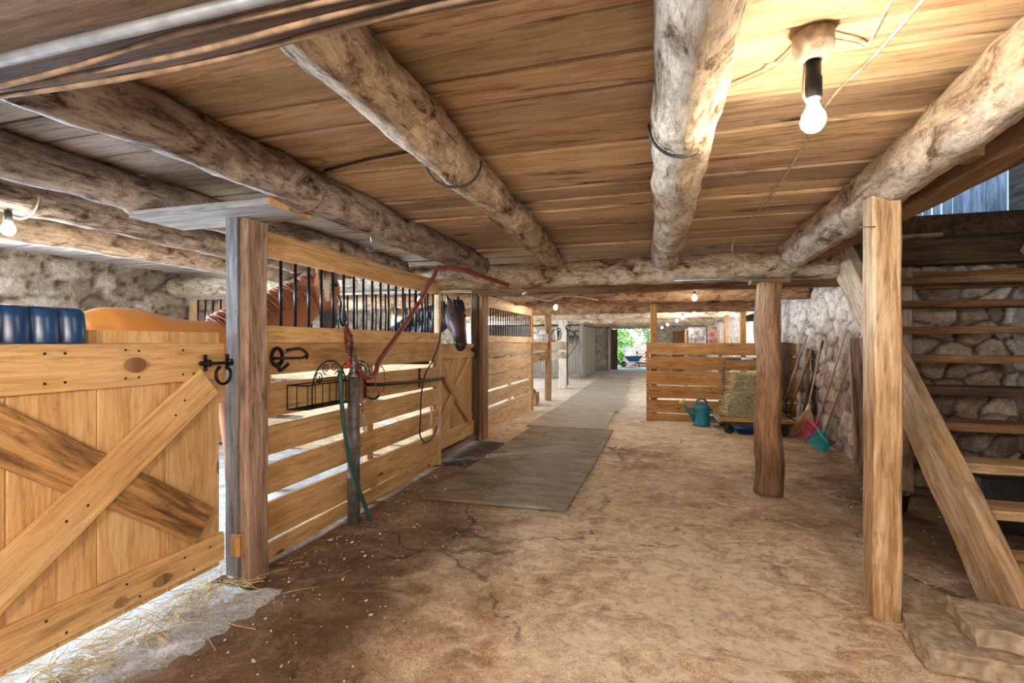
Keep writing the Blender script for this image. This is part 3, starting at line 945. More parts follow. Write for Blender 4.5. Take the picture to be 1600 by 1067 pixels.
# partition between the two stalls
pt = thing('stall_partition', (-4.4, 5.36, 0), 'pale barred partition behind the chestnut horse between two stalls', 'partition')
for i, (a, b) in enumerate(BZ):
    MB().plank((-6.3, 5.36, (a + b) / 2), (-2.47, 5.36, (a + b) / 2), b - a, 0.03, n=6, wob=0.002).build('board', 'pine_pale', pt)
MB().plank((-6.3, 5.34, 2.07), (-2.47, 5.34, 2.07), 0.14, 0.05).build('top_rail', 'white_wood', pt)
MB().plank((-6.3, 5.34, 1.45), (-2.47, 5.34, 1.45), 0.10, 0.05).build('middle_rail', 'pine_pale', pt)
for xx in (-6.27, -4.35, -2.5):
    MB().plank((xx, 5.38, 0), (xx, 5.38, 2.14), 0.09, 0.06, up=(1, 0, 0)).build('stud', 'pine_pale', pt)
for i in range(27):
    xx = -6.15 + i * 0.135
    MB().tube([(xx, 5.35, 1.48), (xx, 5.35, 2.01)], 0.011, 8).build('bar', 'bar', pt)

# ------------------------------------------------------------------ gates
def gate_x(loc, x, y0, y1, zt, zb, rz, bz, label, m, nboards, bw=0.2, name='stall_gate', flip=False):
    r = thing(name, loc, label, 'gate')
    w = (y1 - y0) / nboards
    for i in range(nboards):
        c = y0 + w * (i + 0.5)
        MB().plank((x - 0.042, c, zb), (x - 0.042, c, zt), w - 0.001, 0.024, up=(0, 1, 0), ch=0.006, tint=rnd.uniform(0.84, 1.1)).build('board', m, r)
    MB().plank((x - 0.015, y0, (rz[0] + rz[1]) / 2), (x - 0.015, y1, (rz[0] + rz[1]) / 2), rz[1] - rz[0], 0.03, n=14, wob=0.002, tint=1.05).build('top_rail', m, r)
    MB().plank((x - 0.015, y0, (bz[0] + bz[1]) / 2), (x - 0.015, y1, (bz[0] + bz[1]) / 2), bz[1] - bz[0], 0.03, n=14, wob=0.002, tint=1.03).build('bottom_rail', m, r)
    return r


g = gate_x((-2.38, 1.57, 0.13), -2.345, 0.93, 2.205, 1.455, 0.13, (1.195, 1.397), (0.165, 0.322), 'big golden pine gate with crossed braces in front of the rump', 'pine', 4)


def brace(x, p, q, w, m, parent, th=0.03):
    """board in the plane x, clipped between the rails"""
    MB().plank((x, *p), (x, *q), w, th, up=(0, -(q[1] - p[1]), (q[0] - p[0])), n=14, wob=0.003).build('brace', m, parent)


brace(-2.345, (1.0, 0.33), (2.10, 1.185), 0.175, 'pine', g)
brace(-2.360, (1.06, 1.17), (1.57, 0.79), 0.19, 'pine_worn', g, 0.028)
brace(-2.360, (1.50, 0.845), (2.085, 0.40), 0.19, 'pine_worn', g, 0.028)
mb = MB()
for (y, z) in [(1.345, 1.355), (1.345, 1.235), (1.415, 1.355), (1.415, 1.235), (1.655, 1.365), (1.655, 1.235), (1.715, 1.36), (1.715, 1.235), (1.94, 1.36), (1.94, 1.235), (2.0, 1.235),
               (1.35, 0.285), (1.42, 0.2), (1.66, 0.285), (1.72, 0.2), (1.95, 0.285), (2.0, 0.2), (2.1, 0.28), (1.9, 1.03), (1.95, 1.10), (1.5, 0.70), (1.42, 0.66)]:
    mb.ball((-2.329, y, z), (0.003, 0.006, 0.006), 8, 4)
mb.build('screw_heads', 'iron', g)['kind'] = 'stuff'
for (y, z, ry, rz_) in [(1.70, 1.295, 0.052, 0.036), (1.83, 0.225, 0.05, 0.028), (1.63, 0.215, 0.028, 0.022)]:
    kb = MB()
    kb.add([Vector((-2.3285, y + cos(2 * pi * q / 24) * ry, z + sin(2 * pi * q / 24) * rz_)) for q in range(24)] + [Vector((-2.327, y, z))],
           [(q, (q + 1) % 24, 24) for q in range(24)], [Vector((3 * cos(2 * pi * q / 24) * ry, y, z)) for q in range(24)] + [Vector((0, y, z))], 1.0, True)
    kb.build('knot', 'handle_dark', g)

g2 = gate_x((-2.49, 5.9, 0.1), -2.455, 5.22, 6.52, 1.385, 0.10, (1.19, 1.38), (0.10, 0.30), 'small golden gate with crossed braces under the dark horse head', 'pine', 5)
brace(-2.455, (5.30, 1.18), (6.40, 0.32), 0.15, 'pine', g2)
brace(-2.470, (5.30, 0.32), (5.80, 0.72), 0.15, 'pine', g2, 0.026)
brace(-2.470, (5.88, 0.78), (6.42, 1.18), 0.15, 'pine', g2, 0.026)
lt = thing('slide_latch', (-2.44, 6.5, 1.27), 'small black bolt at the corner of the small stall gate', 'latch')
MB().tube([(-2.43, 6.36, 1.30), (-2.43, 6.57, 1.30)], 0.009, 8).build('bolt', 'iron', lt)
MB().tube([(-2.425, 6.50, 1.30), (-2.41, 6.51, 1.21), (-2.41, 6.47, 1.17), (-2.42, 6.44, 1.21)], 0.009, 8).build('handle', 'iron', lt)
MB().box((-2.444, 6.44, 1.265), (-2.434, 6.47, 1.335)).build('plate', 'iron', lt)

# horseshoe bolt on the big gate
lt = thing('horseshoe_latch', (-2.33, 2.12, 1.28), 'black slide bolt with a horseshoe handle on the big gate', 'latch')
MB().tube([(-2.30, 2.02, 1.288), (-2.30, 2.30, 1.284)], [0.008, 0.008], 10).build('bolt', 'iron', lt)
MB().ball((-2.30, 2.02, 1.288), 0.013).build('bolt_knob', 'iron', lt)
for yy in (2.065, 2.205):
    b_ = MB().box((-2.330, yy - 0.011, 1.245), (-2.322, yy + 0.011, 1.335)).ball((-2.322, yy, 1.325), 0.009, 8, 5).ball((-2.322, yy, 1.255), 0.009, 8, 5)
    b_.tube([(-2.325, yy, 1.272), (-2.290, yy, 1.276), (-2.288, yy, 1.30), (-2.325, yy, 1.304)], 0.007, 8)
    b_.build('bracket', 'iron', lt)
hs = [(-2.292, 2.15 + 0.048 * sin(a) * (1.0 if abs(a) < 2.2 else 0.9), 1.222 - 0.052 * cos(a)) for a in np.linspace(-2.6, 2.6, 22)]
MB().tube(hs, [0.0085] * 22, 8).build('horseshoe', 'iron', lt)

# halter hook on the stall front
hk = thing('halter_hook', (-2.34, 2.6, 1.29), 'black horseshoe halter hook on the top board of the golden stall front', 'hook')
hs = [(-2.325, 2.59 + 0.046 * sin(a), 1.305 + 0.058 * cos(a)) for a in np.linspace(-pi * 0.95, pi * 0.95, 24)]
MB().tube(hs, 0.011, 8).build('horseshoe', 'iron', hk)
MB().tube([(-2.325, 2.54, 1.30), (-2.25, 2.60, 1.30), (-2.19, 2.66, 1.30), (-2.175, 2.68, 1.315)], 0.008, 8).build('peg', 'iron', hk)
MB().tube(spline([(-2.30, 2.64, 1.35), (-2.24, 2.70, 1.36), (-2.20, 2.72, 1.32), (-2.19, 2.70, 1.295)], 6), 0.009, 8).build('hook_arm', 'iron', hk)
MB().tube(spline([(-2.325, 2.60, 1.27), (-2.32, 2.605, 1.22), (-2.30, 2.62, 1.235), (-2.29, 2.65, 1.26)], 6), 0.011, 8).build('lower_hook', 'iron', hk)

# ------------------------------------------------------------------ blue fluted tub on the gate top
tb = MB()
n_l = 6
prof_y = []
yb0, yb1 = 0.92, 1.497
lob = (yb1 - yb0) / n_l
V, F = [], []
levels = [(0.0, 1.0), (0.01, 1.03), (0.05, 1.0), (0.10, 0.95), (0.128, 0.88), (0.143, 0.7), (0.147, 0.3)]
def outline(scale):
    out = []
    # front side lobes, then back side
    for sgn in (1, -1):
        ks = range(n_l * 8 + 1)
        for q in (ks if sgn == 1 else reversed(ks)):
            t = q / 8.0
            fr = t - math.floor(t) if q < n_l * 8 else 0.0
            bul = (abs(sin(pi * fr))) ** 0.5
            wide = 0.048 + 0.034 * bul
            out.append((sgn * wide * scale, yb0 + lob * t))
    return out
rings_ = []
for (z, sc) in levels:
    rings_.append([(Vector((-2.385 + a, (y - 1.21) * (0.9 + 0.1 * min(1, sc)) + 1.21, 1.398 + z))) for a, y in outline(sc)])
kk = len(rings_[0])
vv = [v for r_ in rings_ for v in r_]
ff = []
for i in range(len(rings_) - 1):
    for q in range(kk):
        w = (q + 1) % kk
        ff.append((i * kk + q, i * kk + w, (i + 1) * kk + w, (i + 1) * kk + q))
ff.append(tuple((len(rings_) - 1) * kk + q for q in range(kk)))
tb.add(vv, ff, [Vector(v) for v in vv], 1.0, True)
one(tb, 'fluted_tub', 'blue', 'glossy blue fluted plastic tub on top of the big gate', 'tub')

# ------------------------------------------------------------------ stair
st = thing('open_stair', (2.3, 4.0, 0), 'old open wooden stair climbing to the loft at the right wall', 'stair')


def stringer(x, nm):
    mb = MB()
    p0, p1 = Vector((x + 0.035, 2.87, 0.0)), Vector((x, 5.22, 2.30))
    mb.plank(p0, p1, 0.305, 0.09, up=(0, -0.7, 0.7), ch=0.012, n=70, wob=0.014)
    # cut the foot level with the floor
    for v in mb.v:
        if v.z < 0.012:
            v.z = 0.012
        if v.z < 0.3:
            v.y = max(v.y, 2.795)
    mb.build(nm, 'string_wood', st)


stringer(1.655, 'stringer')
stringer(3.12, 'stringer')
for k in range(1, 10):
    z = 0.218 * k
    y = 3.02 + 0.214 * k
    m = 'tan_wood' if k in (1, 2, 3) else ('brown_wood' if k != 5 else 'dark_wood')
    MB().plank((1.735, y + 0.115, z - 0.028), (3.07, y + 0.115, z - 0.028 + rnd.uniform(-0.008, 0.008)), 0.056, 0.23, n=20, wob=0.005, tint=rnd.uniform(0.85, 1.1) * (1.0 if k < 4 else 0.75)).build('tread', m, st)  # upper treads get darker wood and tint: depth shading painted into their colour

# stone slabs at the stair foot
def slab(loc, rot, size, label, seed, tilt=0.0):
    bm = bmesh.new()
    bmesh.ops.create_cube(bm, size=1.0)
    bmesh.ops.subdivide_edges(bm, edges=bm.edges[:], cuts=9, use_grid_fill=True)
    for v in bm.verts:
        edge = sum(1 for c in v.co if abs(c) > 0.49)
        p = Vector((v.co.x * size[0], v.co.y * size[1], v.co.z * size[2]))
        nn = noise.noise_vector(p * 9 + Vector((seed, 0, 0)))
        n2 = noise.noise_vector(p * 30 + Vector((seed, 5, 0)))
        amp = 0.004 if abs(v.co.z) > 0.49 and edge == 1 else 0.014
        v.co = p + nn * amp + n2 * amp * 0.5
        if edge >= 2:
            v.co *= 0.975
    me = bpy.data.meshes.new('stone_slab')
    bm.to_mesh(me)
    bm.free()
    me.materials.append(M['concrete'])
    o = bpy.data.objects.new('stone_slab', me)
    COL.objects.link(o)
    o.location = loc
    o.rotation_euler = (tilt, 0, rot)
    return tag(o, label, 'slab', 'stone slabs at the stair foot')


slab((1.47, 2.585, 0.058), radians(-5), (0.68, 0.30, 0.105), 'pale stone slab lying flat on the floor at the stair foot', 3)
slab((1.60, 2.625, 0.153), radians(-9), (0.56, 0.30, 0.075), 'thinner stone slab resting on the flat slab against the stringer foot', 8)

# lidded tub below the stair and small bucket
tb = thing('storage_tub', (2.62, 4.62, 0), 'black lidded storage tub under the lowest treads', 'tub')
def rrect(cx, cy, hx, hy, r, z, k=5):
    out = []
    for (sx, sy, a0) in ((1, 1, 0), (-1, 1, 90), (-1, -1, 180), (1, -1, 270)):
        for i in range(k + 1):
            a = radians(a0 + 90 * i / k)
            out.append(Vector((cx + sx * (hx - r) + cos(a) * r, cy + sy * (hy - r) + sin(a) * r, z)))
    return out
def loft_rings(rings, tint=1.0):
    k = len(rings[0])
    vv = [v for r in rings for v in r]
    ff = []
    for i in range(len(rings) - 1):
        for q in range(k):
            w = (q + 1) % k
            ff.append((i * k + q, i * k + w, (i + 1) * k + w, (i + 1) * k + q))
    ff.append(tuple(range(k - 1, -1, -1)))
    ff.append(tuple((len(rings) - 1) * k + q for q in range(k)))
    return MB().add(vv, ff, [Vector(v) for v in vv], tint, True)
loft_rings([rrect(2.62, 4.62, 0.25, 0.21, 0.05, 0.005), rrect(2.62, 4.62, 0.26, 0.22, 0.05, 0.02), rrect(2.62, 4.62, 0.30, 0.25, 0.05, 0.42)]).build('tub', 'black_rubber', tb)
loft_rings([rrect(2.62, 4.62, 0.32, 0.27, 0.06, 0.415), rrect(2.62, 4.62, 0.325, 0.275, 0.06, 0.45), rrect(2.62, 4.62, 0.30, 0.25, 0.06, 0.465), rrect(2.62, 4.62, 0.22, 0.18, 0.06, 0.475)]).build('lid', 'black_rubber', tb)
for yy in (4.34, 4.90):
    MB().box((2.54, yy - 0.02, 0.36), (2.70, yy + 0.02, 0.40)).build('handle', 'black_rubber', tb)
bk = MB().lathe([(0.0, 0.004), (0.085, 0.004), (0.095, 0.02), (0.115, 0.13), (0.125, 0.135), (0.125, 0.15), (0.112, 0.15), (0.10, 0.12), (0.085, 0.02), (0.0, 0.015)], (1.93, 4.80, 0), k=24)
one(bk, 'feed_bucket', 'black_rubber', 'small black rubber bucket on the floor between post and stair', 'bucket')

# ------------------------------------------------------------------ rubber mats
def floor_mat_thing(corners, m, label, th=0.018, z=0.004):
    cs = [Vector((x, y, 0)) for x, y in corners]
    n = 14
    V, F = [], []
    for lvl in (z, z + th):
        for i in range(n + 1):
            for j in range(n + 1):
                u, v = i / n, j / n
                p = cs[0].lerp(cs[1], u).lerp(cs[3].lerp(cs[2], u), v)
                V.append(Vector((p.x, p.y, lvl + (0.003 * noise.noise((p.x * 3, p.y * 3, 1)) if lvl > z else 0))))
    k = (n + 1) ** 2
    for i in range(n):
        for j in range(n):
            a, b, c, d = i * (n + 1) + j, (i + 1) * (n + 1) + j, (i + 1) * (n + 1) + j + 1, i * (n + 1) + j + 1
            F.append((a, d, c, b))
            F.append((k + a, k + b, k + c, k + d))
    per = [i * (n + 1) for i in range(n + 1)] + [n * (n + 1) + j for j in range(1, n + 1)] + [i * (n + 1) + n for i in range(n - 1, -1, -1)] + [j for j in range(n - 1, 0, -1)]
    for a, b in zip(per, per[1:] + per[:1]):
        F.append((a, b, k + b, k + a))
    mb = MB().add(V, F, [Vector(v) for v in V], 1.0, False)
    return one(mb, 'rubber_mat', m, label, 'mat', 'rubber mats along the aisle')


floor_mat_thing([(-1.987, 3.946), (-0.685, 3.982), (-0.63, 5.90), (-1.94, 5.80)], 'mat', 'large brown grey rubber mat nearest the viewer on the aisle floor', 0.02)
floor_mat_thing([(-1.95, 5.84), (-0.635, 5.94), (-0.60, 7.83), (-1.91, 7.83)], 'mat', 'rubber mat joining the back edge of the nearest mat')
floor_mat_thing([(-2.02, 7.87), (-0.74, 7.87), (-0.73, 9.9), (-2.0, 9.9)], 'mat_far', 'rubber mat alongside the end of the pale board stall front')
floor_mat_thing([(-1.98, 9.94), (-0.66, 9.94), (-0.65, 12.1), (-1.96, 12.1)], 'mat_far', 'pale rubber mat level with the alcove post')
floor_mat_thing([(-2.0, 12.14), (-0.70, 12.14), (-0.70, 15.4), (-2.0, 15.4)], 'mat_far', 'pale rubber mat level with the white post')
floor_mat_thing([(-2.02, 15.44), (-0.78, 15.44), (-0.80, 19.9), (-2.02, 19.9)], 'mat_far', 'pale rubber mat farthest along the aisle, nearest the doorway')
floor_mat_thing([(-2.36, 5.16), (-1.96, 5.17), (-1.97, 6.42), (-2.37, 6.45)], 'slate', 'narrow dark mat in front of the small stall gate', 0.012)

# ------------------------------------------------------------------ bedding, straw, chips
def bedding(name, region, label, hfun, res=0.05, col=(0.74, 0.74, 0.74)):
    x0, x1, y0, y1 = region
    nx, ny = int((x1 - x0) / res) + 1, int((y1 - y0) / res) + 1
    V, F, C = [], [], []
    for j in range(ny):
        for i in range(nx):
            x, y = x0 + i * res, y0 + j * res
            V.append((x, y, hfun(x, y)))
            k = 0.8 + 0.4 * noise.noise((x * 8, y * 8, 0))
            C += [col[0] * k, col[1] * k, col[2] * k, 1]
    for j in range(ny - 1):
        for i in range(nx - 1):
            q = (j * nx + i, j * nx + i + 1, (j + 1) * nx + i + 1, (j + 1) * nx + i)
            if max(V[a][2] for a in q) > -0.015:
                F.append(q)
    me = bpy.data.meshes.new(name)
    me.from_pydata(V, [], F)
    me.attributes.new('Col', 'FLOAT_COLOR', 'POINT').data.foreach_set('color', C)
    me.polygons.foreach_set('use_smooth', [True] * len(F))
    me.materials.append(M['shavings'])
    o = bpy.data.objects.new(name, me)
    COL.objects.link(o)
    return tag(o, label, 'bedding', None, 'stuff')


bedding('stall_bedding', (-6.25, -2.44, -1.3, 5.15), 'pale wood shavings bedding the chestnut stall floor', lambda x, y: 0.02 + 0.02 * min(1.0, (-2.45 - x) * 2) * (1 + noise.fractal((x * 2, y * 2, 0), 1, 2, 4)))
bedding('stall_bedding', (-6.25, -2.5, 5.45, 9.9), 'pale shavings bedding the dark horse stall floor', lambda x, y: 0.05 + 0.04 * noise.fractal((x * 2, y * 2, 7), 1, 2, 4), 0.08)


def daylight_patch(x, y):  # whitish mound shaped as the daylight patch that falls under the gate
    d = (x + 2.44) / (0.44 + 0.10 * noise.noise((y * 3, 0, 0)) + 0.05 * noise.noise((y * 11, 3, 0)))
    e = 1 - max(0.0, d) ** 1.5
    e = min(e, (2.30 - y) * 4 + 0.15 * noise.noise((x * 9, y * 3, 4)))
    return 0.055 * e + 0.016 * noise.fractal((x * 9, y * 9, 2), 1, 2, 4) * (1 if e > 0 else 0) - 0.012


bedding('gate_daylight_patch', (-2.46, -1.80, 0.4, 2.36), 'pale mound standing in for daylight falling under the big gate', daylight_patch, 0.022)


def strands(n, pos, length, r, m, name, label, cat, flatness=0.15, zmax=0.012):
    mb = MB()
    for _ in range(n):
        p = Vector(pos())
        a = rnd.uniform(0, 2 * pi)
        L = rnd.uniform(*length)
        d = Vector((cos(a), sin(a), rnd.uniform(-flatness, flatness)))
        q = p + d * L
        q.z = max(q.z, 0.008)
        mid = (p + q) / 2 + Vector((rnd.uniform(-1, 1), rnd.uniform(-1, 1), rnd.uniform(0, 0.5))) * L * 0.12
        mb.tube([p, mid, q], r, 3, tint=rnd.uniform(0.6, 1.25), smooth=False, cap=False)
    return tag(mb.build(name, m), label, cat, None, 'stuff')


strands(420, lambda: (-2.40 + abs(rnd.gauss(0, 0.16)), rnd.uniform(1.0, 2.25), rnd.uniform(0.035, 0.09)), (0.05, 0.22), 0.0016, 'straw', 'loose_straw', 'thin straw stems fallen along the bottom of the big gate', 'straw', 0.35)
strands(260, lambda: (-2.28 + abs(rnd.gauss(0, 0.28)), rnd.uniform(2.5, 6.4), 0.012), (0.02, 0.08), 0.0011, 'straw', 'loose_straw', 'short straw stems scattered along the stall fronts', 'straw')
strands(260, lambda: (rnd.gauss(1.35, 0.28), rnd.gauss(7.85, 0.18), 0.012), (0.05, 0.25), 0.002, 'straw', 'loose_straw', 'loose straw on the floor round the hay cart', 'straw')
mb = MB()
for _ in range(1100):
    if rnd.random() < 0.6:
        x, y = -2.25 + abs(rnd.gauss(0, 0.55)), rnd.uniform(1.4, 6.8)
    elif rnd.random() < 0.5:
        x, y = rnd.gauss(1.9, 0.3), rnd.uniform(2.6, 5.4)
    else:
        x, y = rnd.uniform(-2.0, 2.0), rnd.uniform(1.2, 6.5)
    if x > 2.2 or -2.1 < x < -0.6 and 3.9 < y < 7.8 and rnd.random() < 0.7:
        continue
    s = rnd.uniform(0.002, 0.0065) * (1 if rnd.random() < 0.9 else 1.8)
    a = rnd.uniform(0, pi)
    zz = 0.008 if not (-2.0 < x < -0.6 and 3.9 < y < 7.8) else 0.028
    c, d = Vector((cos(a), sin(a), 0.1)) * s, Vector((-sin(a), cos(a), 0.15)) * s * 0.6
    o_ = Vector((x, y, zz))
    h = Vector((0, 0, s * 0.4))
    vv = [o_ - c - d, o_ + c - d, o_ + c + d, o_ - c + d, o_ - c * 0.7 - d + h, o_ + c - d * 0.6 + h, o_ + c * 0.8 + d + h, o_ - c + d * 0.7 + h]
    mb.add(vv, [(3, 2, 1, 0), (4, 5, 6, 7), (0, 1, 5, 4), (1, 2, 6, 5), (2, 3, 7, 6), (3, 0, 4, 7)], [Vector(v) for v in vv], rnd.choice((0.35, 0.7, 1.0, 1.1)), False)
tag(mb.build('floor_litter', 'chips'), 'tiny wood chips and crumbs scattered over the aisle floor', 'litter', None, 'stuff')

# ------------------------------------------------------------------ yard hydrant, hoses, bars and cords on the stall front
hy = thing('yard_hydrant', (-2.22, 3.30, 0), 'grey standpipe hydrant with brass valve before the stall front', 'hydrant')
hx, hyy = -2.24, 3.30
MB().tube([(hx, hyy, 0.0), (hx, hyy, 0.60), (hx, hyy, 1.12)], [0.048, 0.047, 0.045], 18).build('standpipe', 'pipe_grey', hy)
MB().lathe([(0.05, 0), (0.053, 0.005), (0.053, 0.025), (0.05, 0.03)], (hx, hyy, 0.58), k=18).build('coupling', 'pipe_grey', hy)
MB().lathe([(0.045, 0), (0.05, 0.02), (0.035, 0.05), (0.03, 0.08), (0.04, 0.10), (0.04, 0.14), (0.02, 0.17), (0.018, 0.24), (0.0, 0.245)], (hx, hyy, 1.12), k=16).build('valve_head', 'brass', hy)
MB().tube(spline([(hx, hyy, 1.24), (hx + 0.05, hyy + 0.04, 1.24), (hx + 0.075, hyy + 0.07, 1.20), (hx + 0.08, hyy + 0.075, 1.14)], 5), 0.02, 10).build('spout', 'brass', hy)
MB().tube([(hx, hyy, 1.33), (hx - 0.005, hyy - 0.06, 1.39), (hx, hyy - 0.02, 1.46)], [0.012, 0.012, 0.010], 8).build('lever', 'brass', hy)
MB().ball((hx + 0.02, hyy - 0.10, 1.235), (0.014, 0.022, 0.03), 10, 6).ball((hx + 0.02, hyy - 0.13, 1.22), (0.012, 0.02, 0.02), 10, 6).tube([(hx, hyy, 1.24), (hx + 0.02, hyy - 0.1, 1.235)], 0.01, 8).build('red_tap', 'red', hy)
MB().tube([(hx, hyy - 0.19, 1.18), (hx, hyy - 0.1, 1.24), (hx, hyy, 1.26)], 0.012, 8).build('inlet_pipe', 'brass', hy)
# maroon halter rope over a hook above the hydrant
hl = thing('hanging_halter', (-2.31, 3.26, 1.33), 'dark red halter strap hanging from a snap hook above the hydrant', 'halter')
MB().tube(spline([(-2.325, 3.22, 1.76), (-2.30, 3.22, 1.70), (-2.295, 3.20, 1.60), (-2.29, 3.23, 1.53), (-2.29, 3.27, 1.58), (-2.295, 3.26, 1.64)], 6), 0.009, 8).build('snap_hook', 'iron', hl)
MB().tube(spline([(-2.29, 3.25, 1.55), (-2.27, 3.24, 1.48), (-2.27, 3.25, 1.40), (-2.265, 3.27, 1.32)], 8), [0.016, 0.018] * 12 + [0.016], 8, flat=0.6).build('strap', 'maroon', hl)
MB().tube(spline([(-2.29, 3.26, 1.54), (-2.27, 3.29, 1.47), (-2.265, 3.31, 1.40), (-2.26, 3.30, 1.33), (-2.25, 3.27, 1.30)], 8), 0.014, 8, flat=0.6).build('strap', 'maroon', hl)

one(wire([(-2.17, 3.27, 1.20), (-2.17, 3.32, 1.145), (-2.17, 3.43, 1.122), (-2.18, 3.52, 1.16), (-2.2, 3.60, 1.24), (-2.2, 3.837, 1.417), (-2.2, 4.132, 1.635), (-2.19, 4.40, 1.87), (-2.17, 4.47, 1.98), (-2.10, 4.45, 2.06), (-1.98, 4.28, 2.115), (-1.87, 4.15, 2.085), (-1.76, 4.12, 2.08), (-1.69, 4.3, 2.075), (-1.60, 4.66, 2.05), (-1.46, 4.90, 2.0)], 0.021, 10),
    'water_hose', 'hose_red', 'thick red brown hose arching from the hydrant up to the cross log', 'hose')
one(wire([(-1.46, 4.92, 1.995), (-1.45, 5.6, 2.0), (-1.70, 6.42, 2.055), (-1.55, 6.45, 2.0), (-1.36, 6.50, 1.965), (-1.25, 6.50, 2.0), (-1.05, 6.56, 2.03), (-0.80, 7.4, 2.04)], 0.011, 8),
    'pipe_hose', 'cable_white', 'pale flexible pipe sagging on from the end of the red hose', 'hose')
one(wire([(-2.19, 3.06, 1.19), (-2.185, 3.07, 0.95), (-2.175, 3.16, 0.5), (-2.14, 3.32, 0.10), (-2.13, 3.34, 0.012)], 0.016, 8),
    'garden_hose', 'hose_green', 'thin dark green hose hanging in front of the hydrant to the floor', 'hose')
cd = thing('cord_coil', (-2.29, 3.5, 0.9), 'red orange cord looped between the hydrant and the blanket bar', 'cord')
MB().tube(ring((-2.26, 3.72, 1.08), 0.115, (1, 0.2, 0), 28), 0.0045, 6, closed=True, cap=False).build('loop', 'rope_red', cd)
MB().tube(ring((-2.27, 3.47, 0.98), 0.075, (1, 0.1, 0), 24, 1.3), 0.0045, 6, closed=True, cap=False).build('loop', 'rope_red', cd)
MB().tube(spline([(-2.25, 3.42, 1.16), (-2.26, 3.44, 1.02), (-2.265, 3.45, 0.90), (-2.26, 3.46, 0.82)], 6), 0.0045, 6).build('tail', 'rope_red', cd)
for k in range(4):
    MB().tube(spline([(-2.265, 3.46, 0.84), (-2.26, 3.46 + 0.012 * k, 0.78), (-2.255, 3.45 + 0.025 * k, 0.69 + 0.015 * k)], 4), 0.003, 5).build('frayed_end', 'twine', cd)

bb = thing('blanket_bar', (-2.33, 4.3, 1.03), 'black blanket bar on the middle of the golden stall front', 'bar')
for yy in (3.60, 4.60):
    MB().plank((-2.335, yy, 0.93), (-2.335, yy, 1.125), 0.034, 0.008, up=(0, 1, 0)).ball((-2.33, yy, 1.115), (0.008, 0.02, 0.02), 10, 6).build('plate', 'iron', bb)
MB().tube(spline([(-2.33, 3.60, 1.045), (-2.25, 3.62, 1.045), (-2.225, 3.70, 1.042), (-2.22, 4.2, 1.022), (-2.225, 4.92, 1.008), (-2.24, 5.02, 1.005)], 8), 0.015, 10).build('arm', 'iron', bb)
MB().tube([(-2.33, 4.60, 1.015), (-2.222, 4.60, 1.012)], 0.012, 8).build('stay', 'iron', bb)
MB().tube(spline([(-2.325, 3.60, 0.945), (-2.28, 3.62, 0.925), (-2.25, 3.65, 0.93), (-2.245, 3.67, 0.955)], 5), 0.009, 8).build('hook', 'iron', bb)
one(wire([(-2.31, 5.10, 1.96), (-2.30, 5.11, 1.8), (-2.305, 5.03, 1.42), (-2.31, 4.86, 1.20), (-2.31, 4.70, 1.08), (-2.31, 4.60, 0.88), (-2.31, 4.57, 0.6), (-2.31, 4.56, 0.45), (-2.30, 4.65, 0.35), (-2.30, 4.80, 0.36), (-2.305, 4.92, 0.42), (-2.31, 4.97, 0.47)], 0.008, 7),
    'power_cord', 'black_rubber', 'black cord draped down the far end of the golden stall front', 'cord')
one(wire([(-2.315, 4.95, 1.0), (-2.312, 5.05, 0.8), (-2.312, 5.06, 0.5), (-2.312, 4.98, 0.36), (-2.31, 4.85, 0.30), (-2.31, 4.72, 0.34)], 0.004, 6), 'twine_loop', 'twine', 'thin pale twine loop hanging at the end of the stall front', 'twine')
tw = thing('twine_bundle', (-2.31, 4.80, 0.55), 'bundle of pale knotted baling twine on the stall front end', 'twine')
for k in range(5):
    MB().tube(spline([(-2.312, 4.79 + 0.012 * k, 0.73), (-2.30, 4.80 + 0.008 * k, 0.62), (-2.305, 4.78 + 0.016 * k, 0.47 + 0.01 * k)], 5), 0.004, 5).build('strand', 'twine', tw)

# wire basket with scrolls
bs = thing('wire_basket', (-2.25, 2.90, 0.95), 'black wrought wire basket with scrolled back on the stall front', 'basket')
xb, xf = -2.325, -2.19
y0, y1 = 2.68, 3.20
zb, zt = 0.955, 1.115
fr = MB()
for z in (zb, zt):
    fr.tube([(xb, y0, z), (xf, y0 + 0.03, z), (xf, y1 - 0.03, z), (xb, y1, z)], 0.0045, 6, closed=True, cap=False, smooth=False)
fr.tube([(xb, y0, zb - 0.0), (xb, y0, zt)], 0.004, 6).tube([(xb, y1, zb), (xb, y1, zt)], 0.004, 6)
fr.build('frame', 'iron', bs)
for k in range(7):
    y = y0 + 0.03 + (y1 - y0 - 0.06) * k / 6
    MB().tube([(xf, y, zb), (xf, y, zt)], 0.0032, 6).build('upright', 'iron', bs)
for yy in (y0 + 0.01, y1 - 0.01):
    MB().tube([((xb + xf) / 2, yy, zb), ((xb + xf) / 2, yy, zt)], 0.0032, 6).build('upright', 'iron', bs)
for k in range(6):
    x = xb + (xf - xb) * (k + 0.5) / 6
    MB().tube([(x, y0 + 0.012, zb), (x, y1 - 0.012, zb)], 0.003, 6).build('floor_wire', 'iron', bs)
arch = [(xf - 0.02 + 0.0 * a, 2.97 + 0.19 * cos(a), 1.07 + 0.20 * sin(a)) for a in np.linspace(0, pi, 25)]
MB().tube([(xf - 0.02, 3.16, zb)] + arch + [(xf - 0.02, 2.78, zb)], 0.005, 7).build('arch', 'iron', bs)
MB().tube([(xf - 0.02, 2.97 + 0.19 * cos(a), 1.10 + 0.05 * sin(a)) for a in np.linspace(0, pi, 15)], 0.004, 6).build('lower_arch', 'iron', bs)


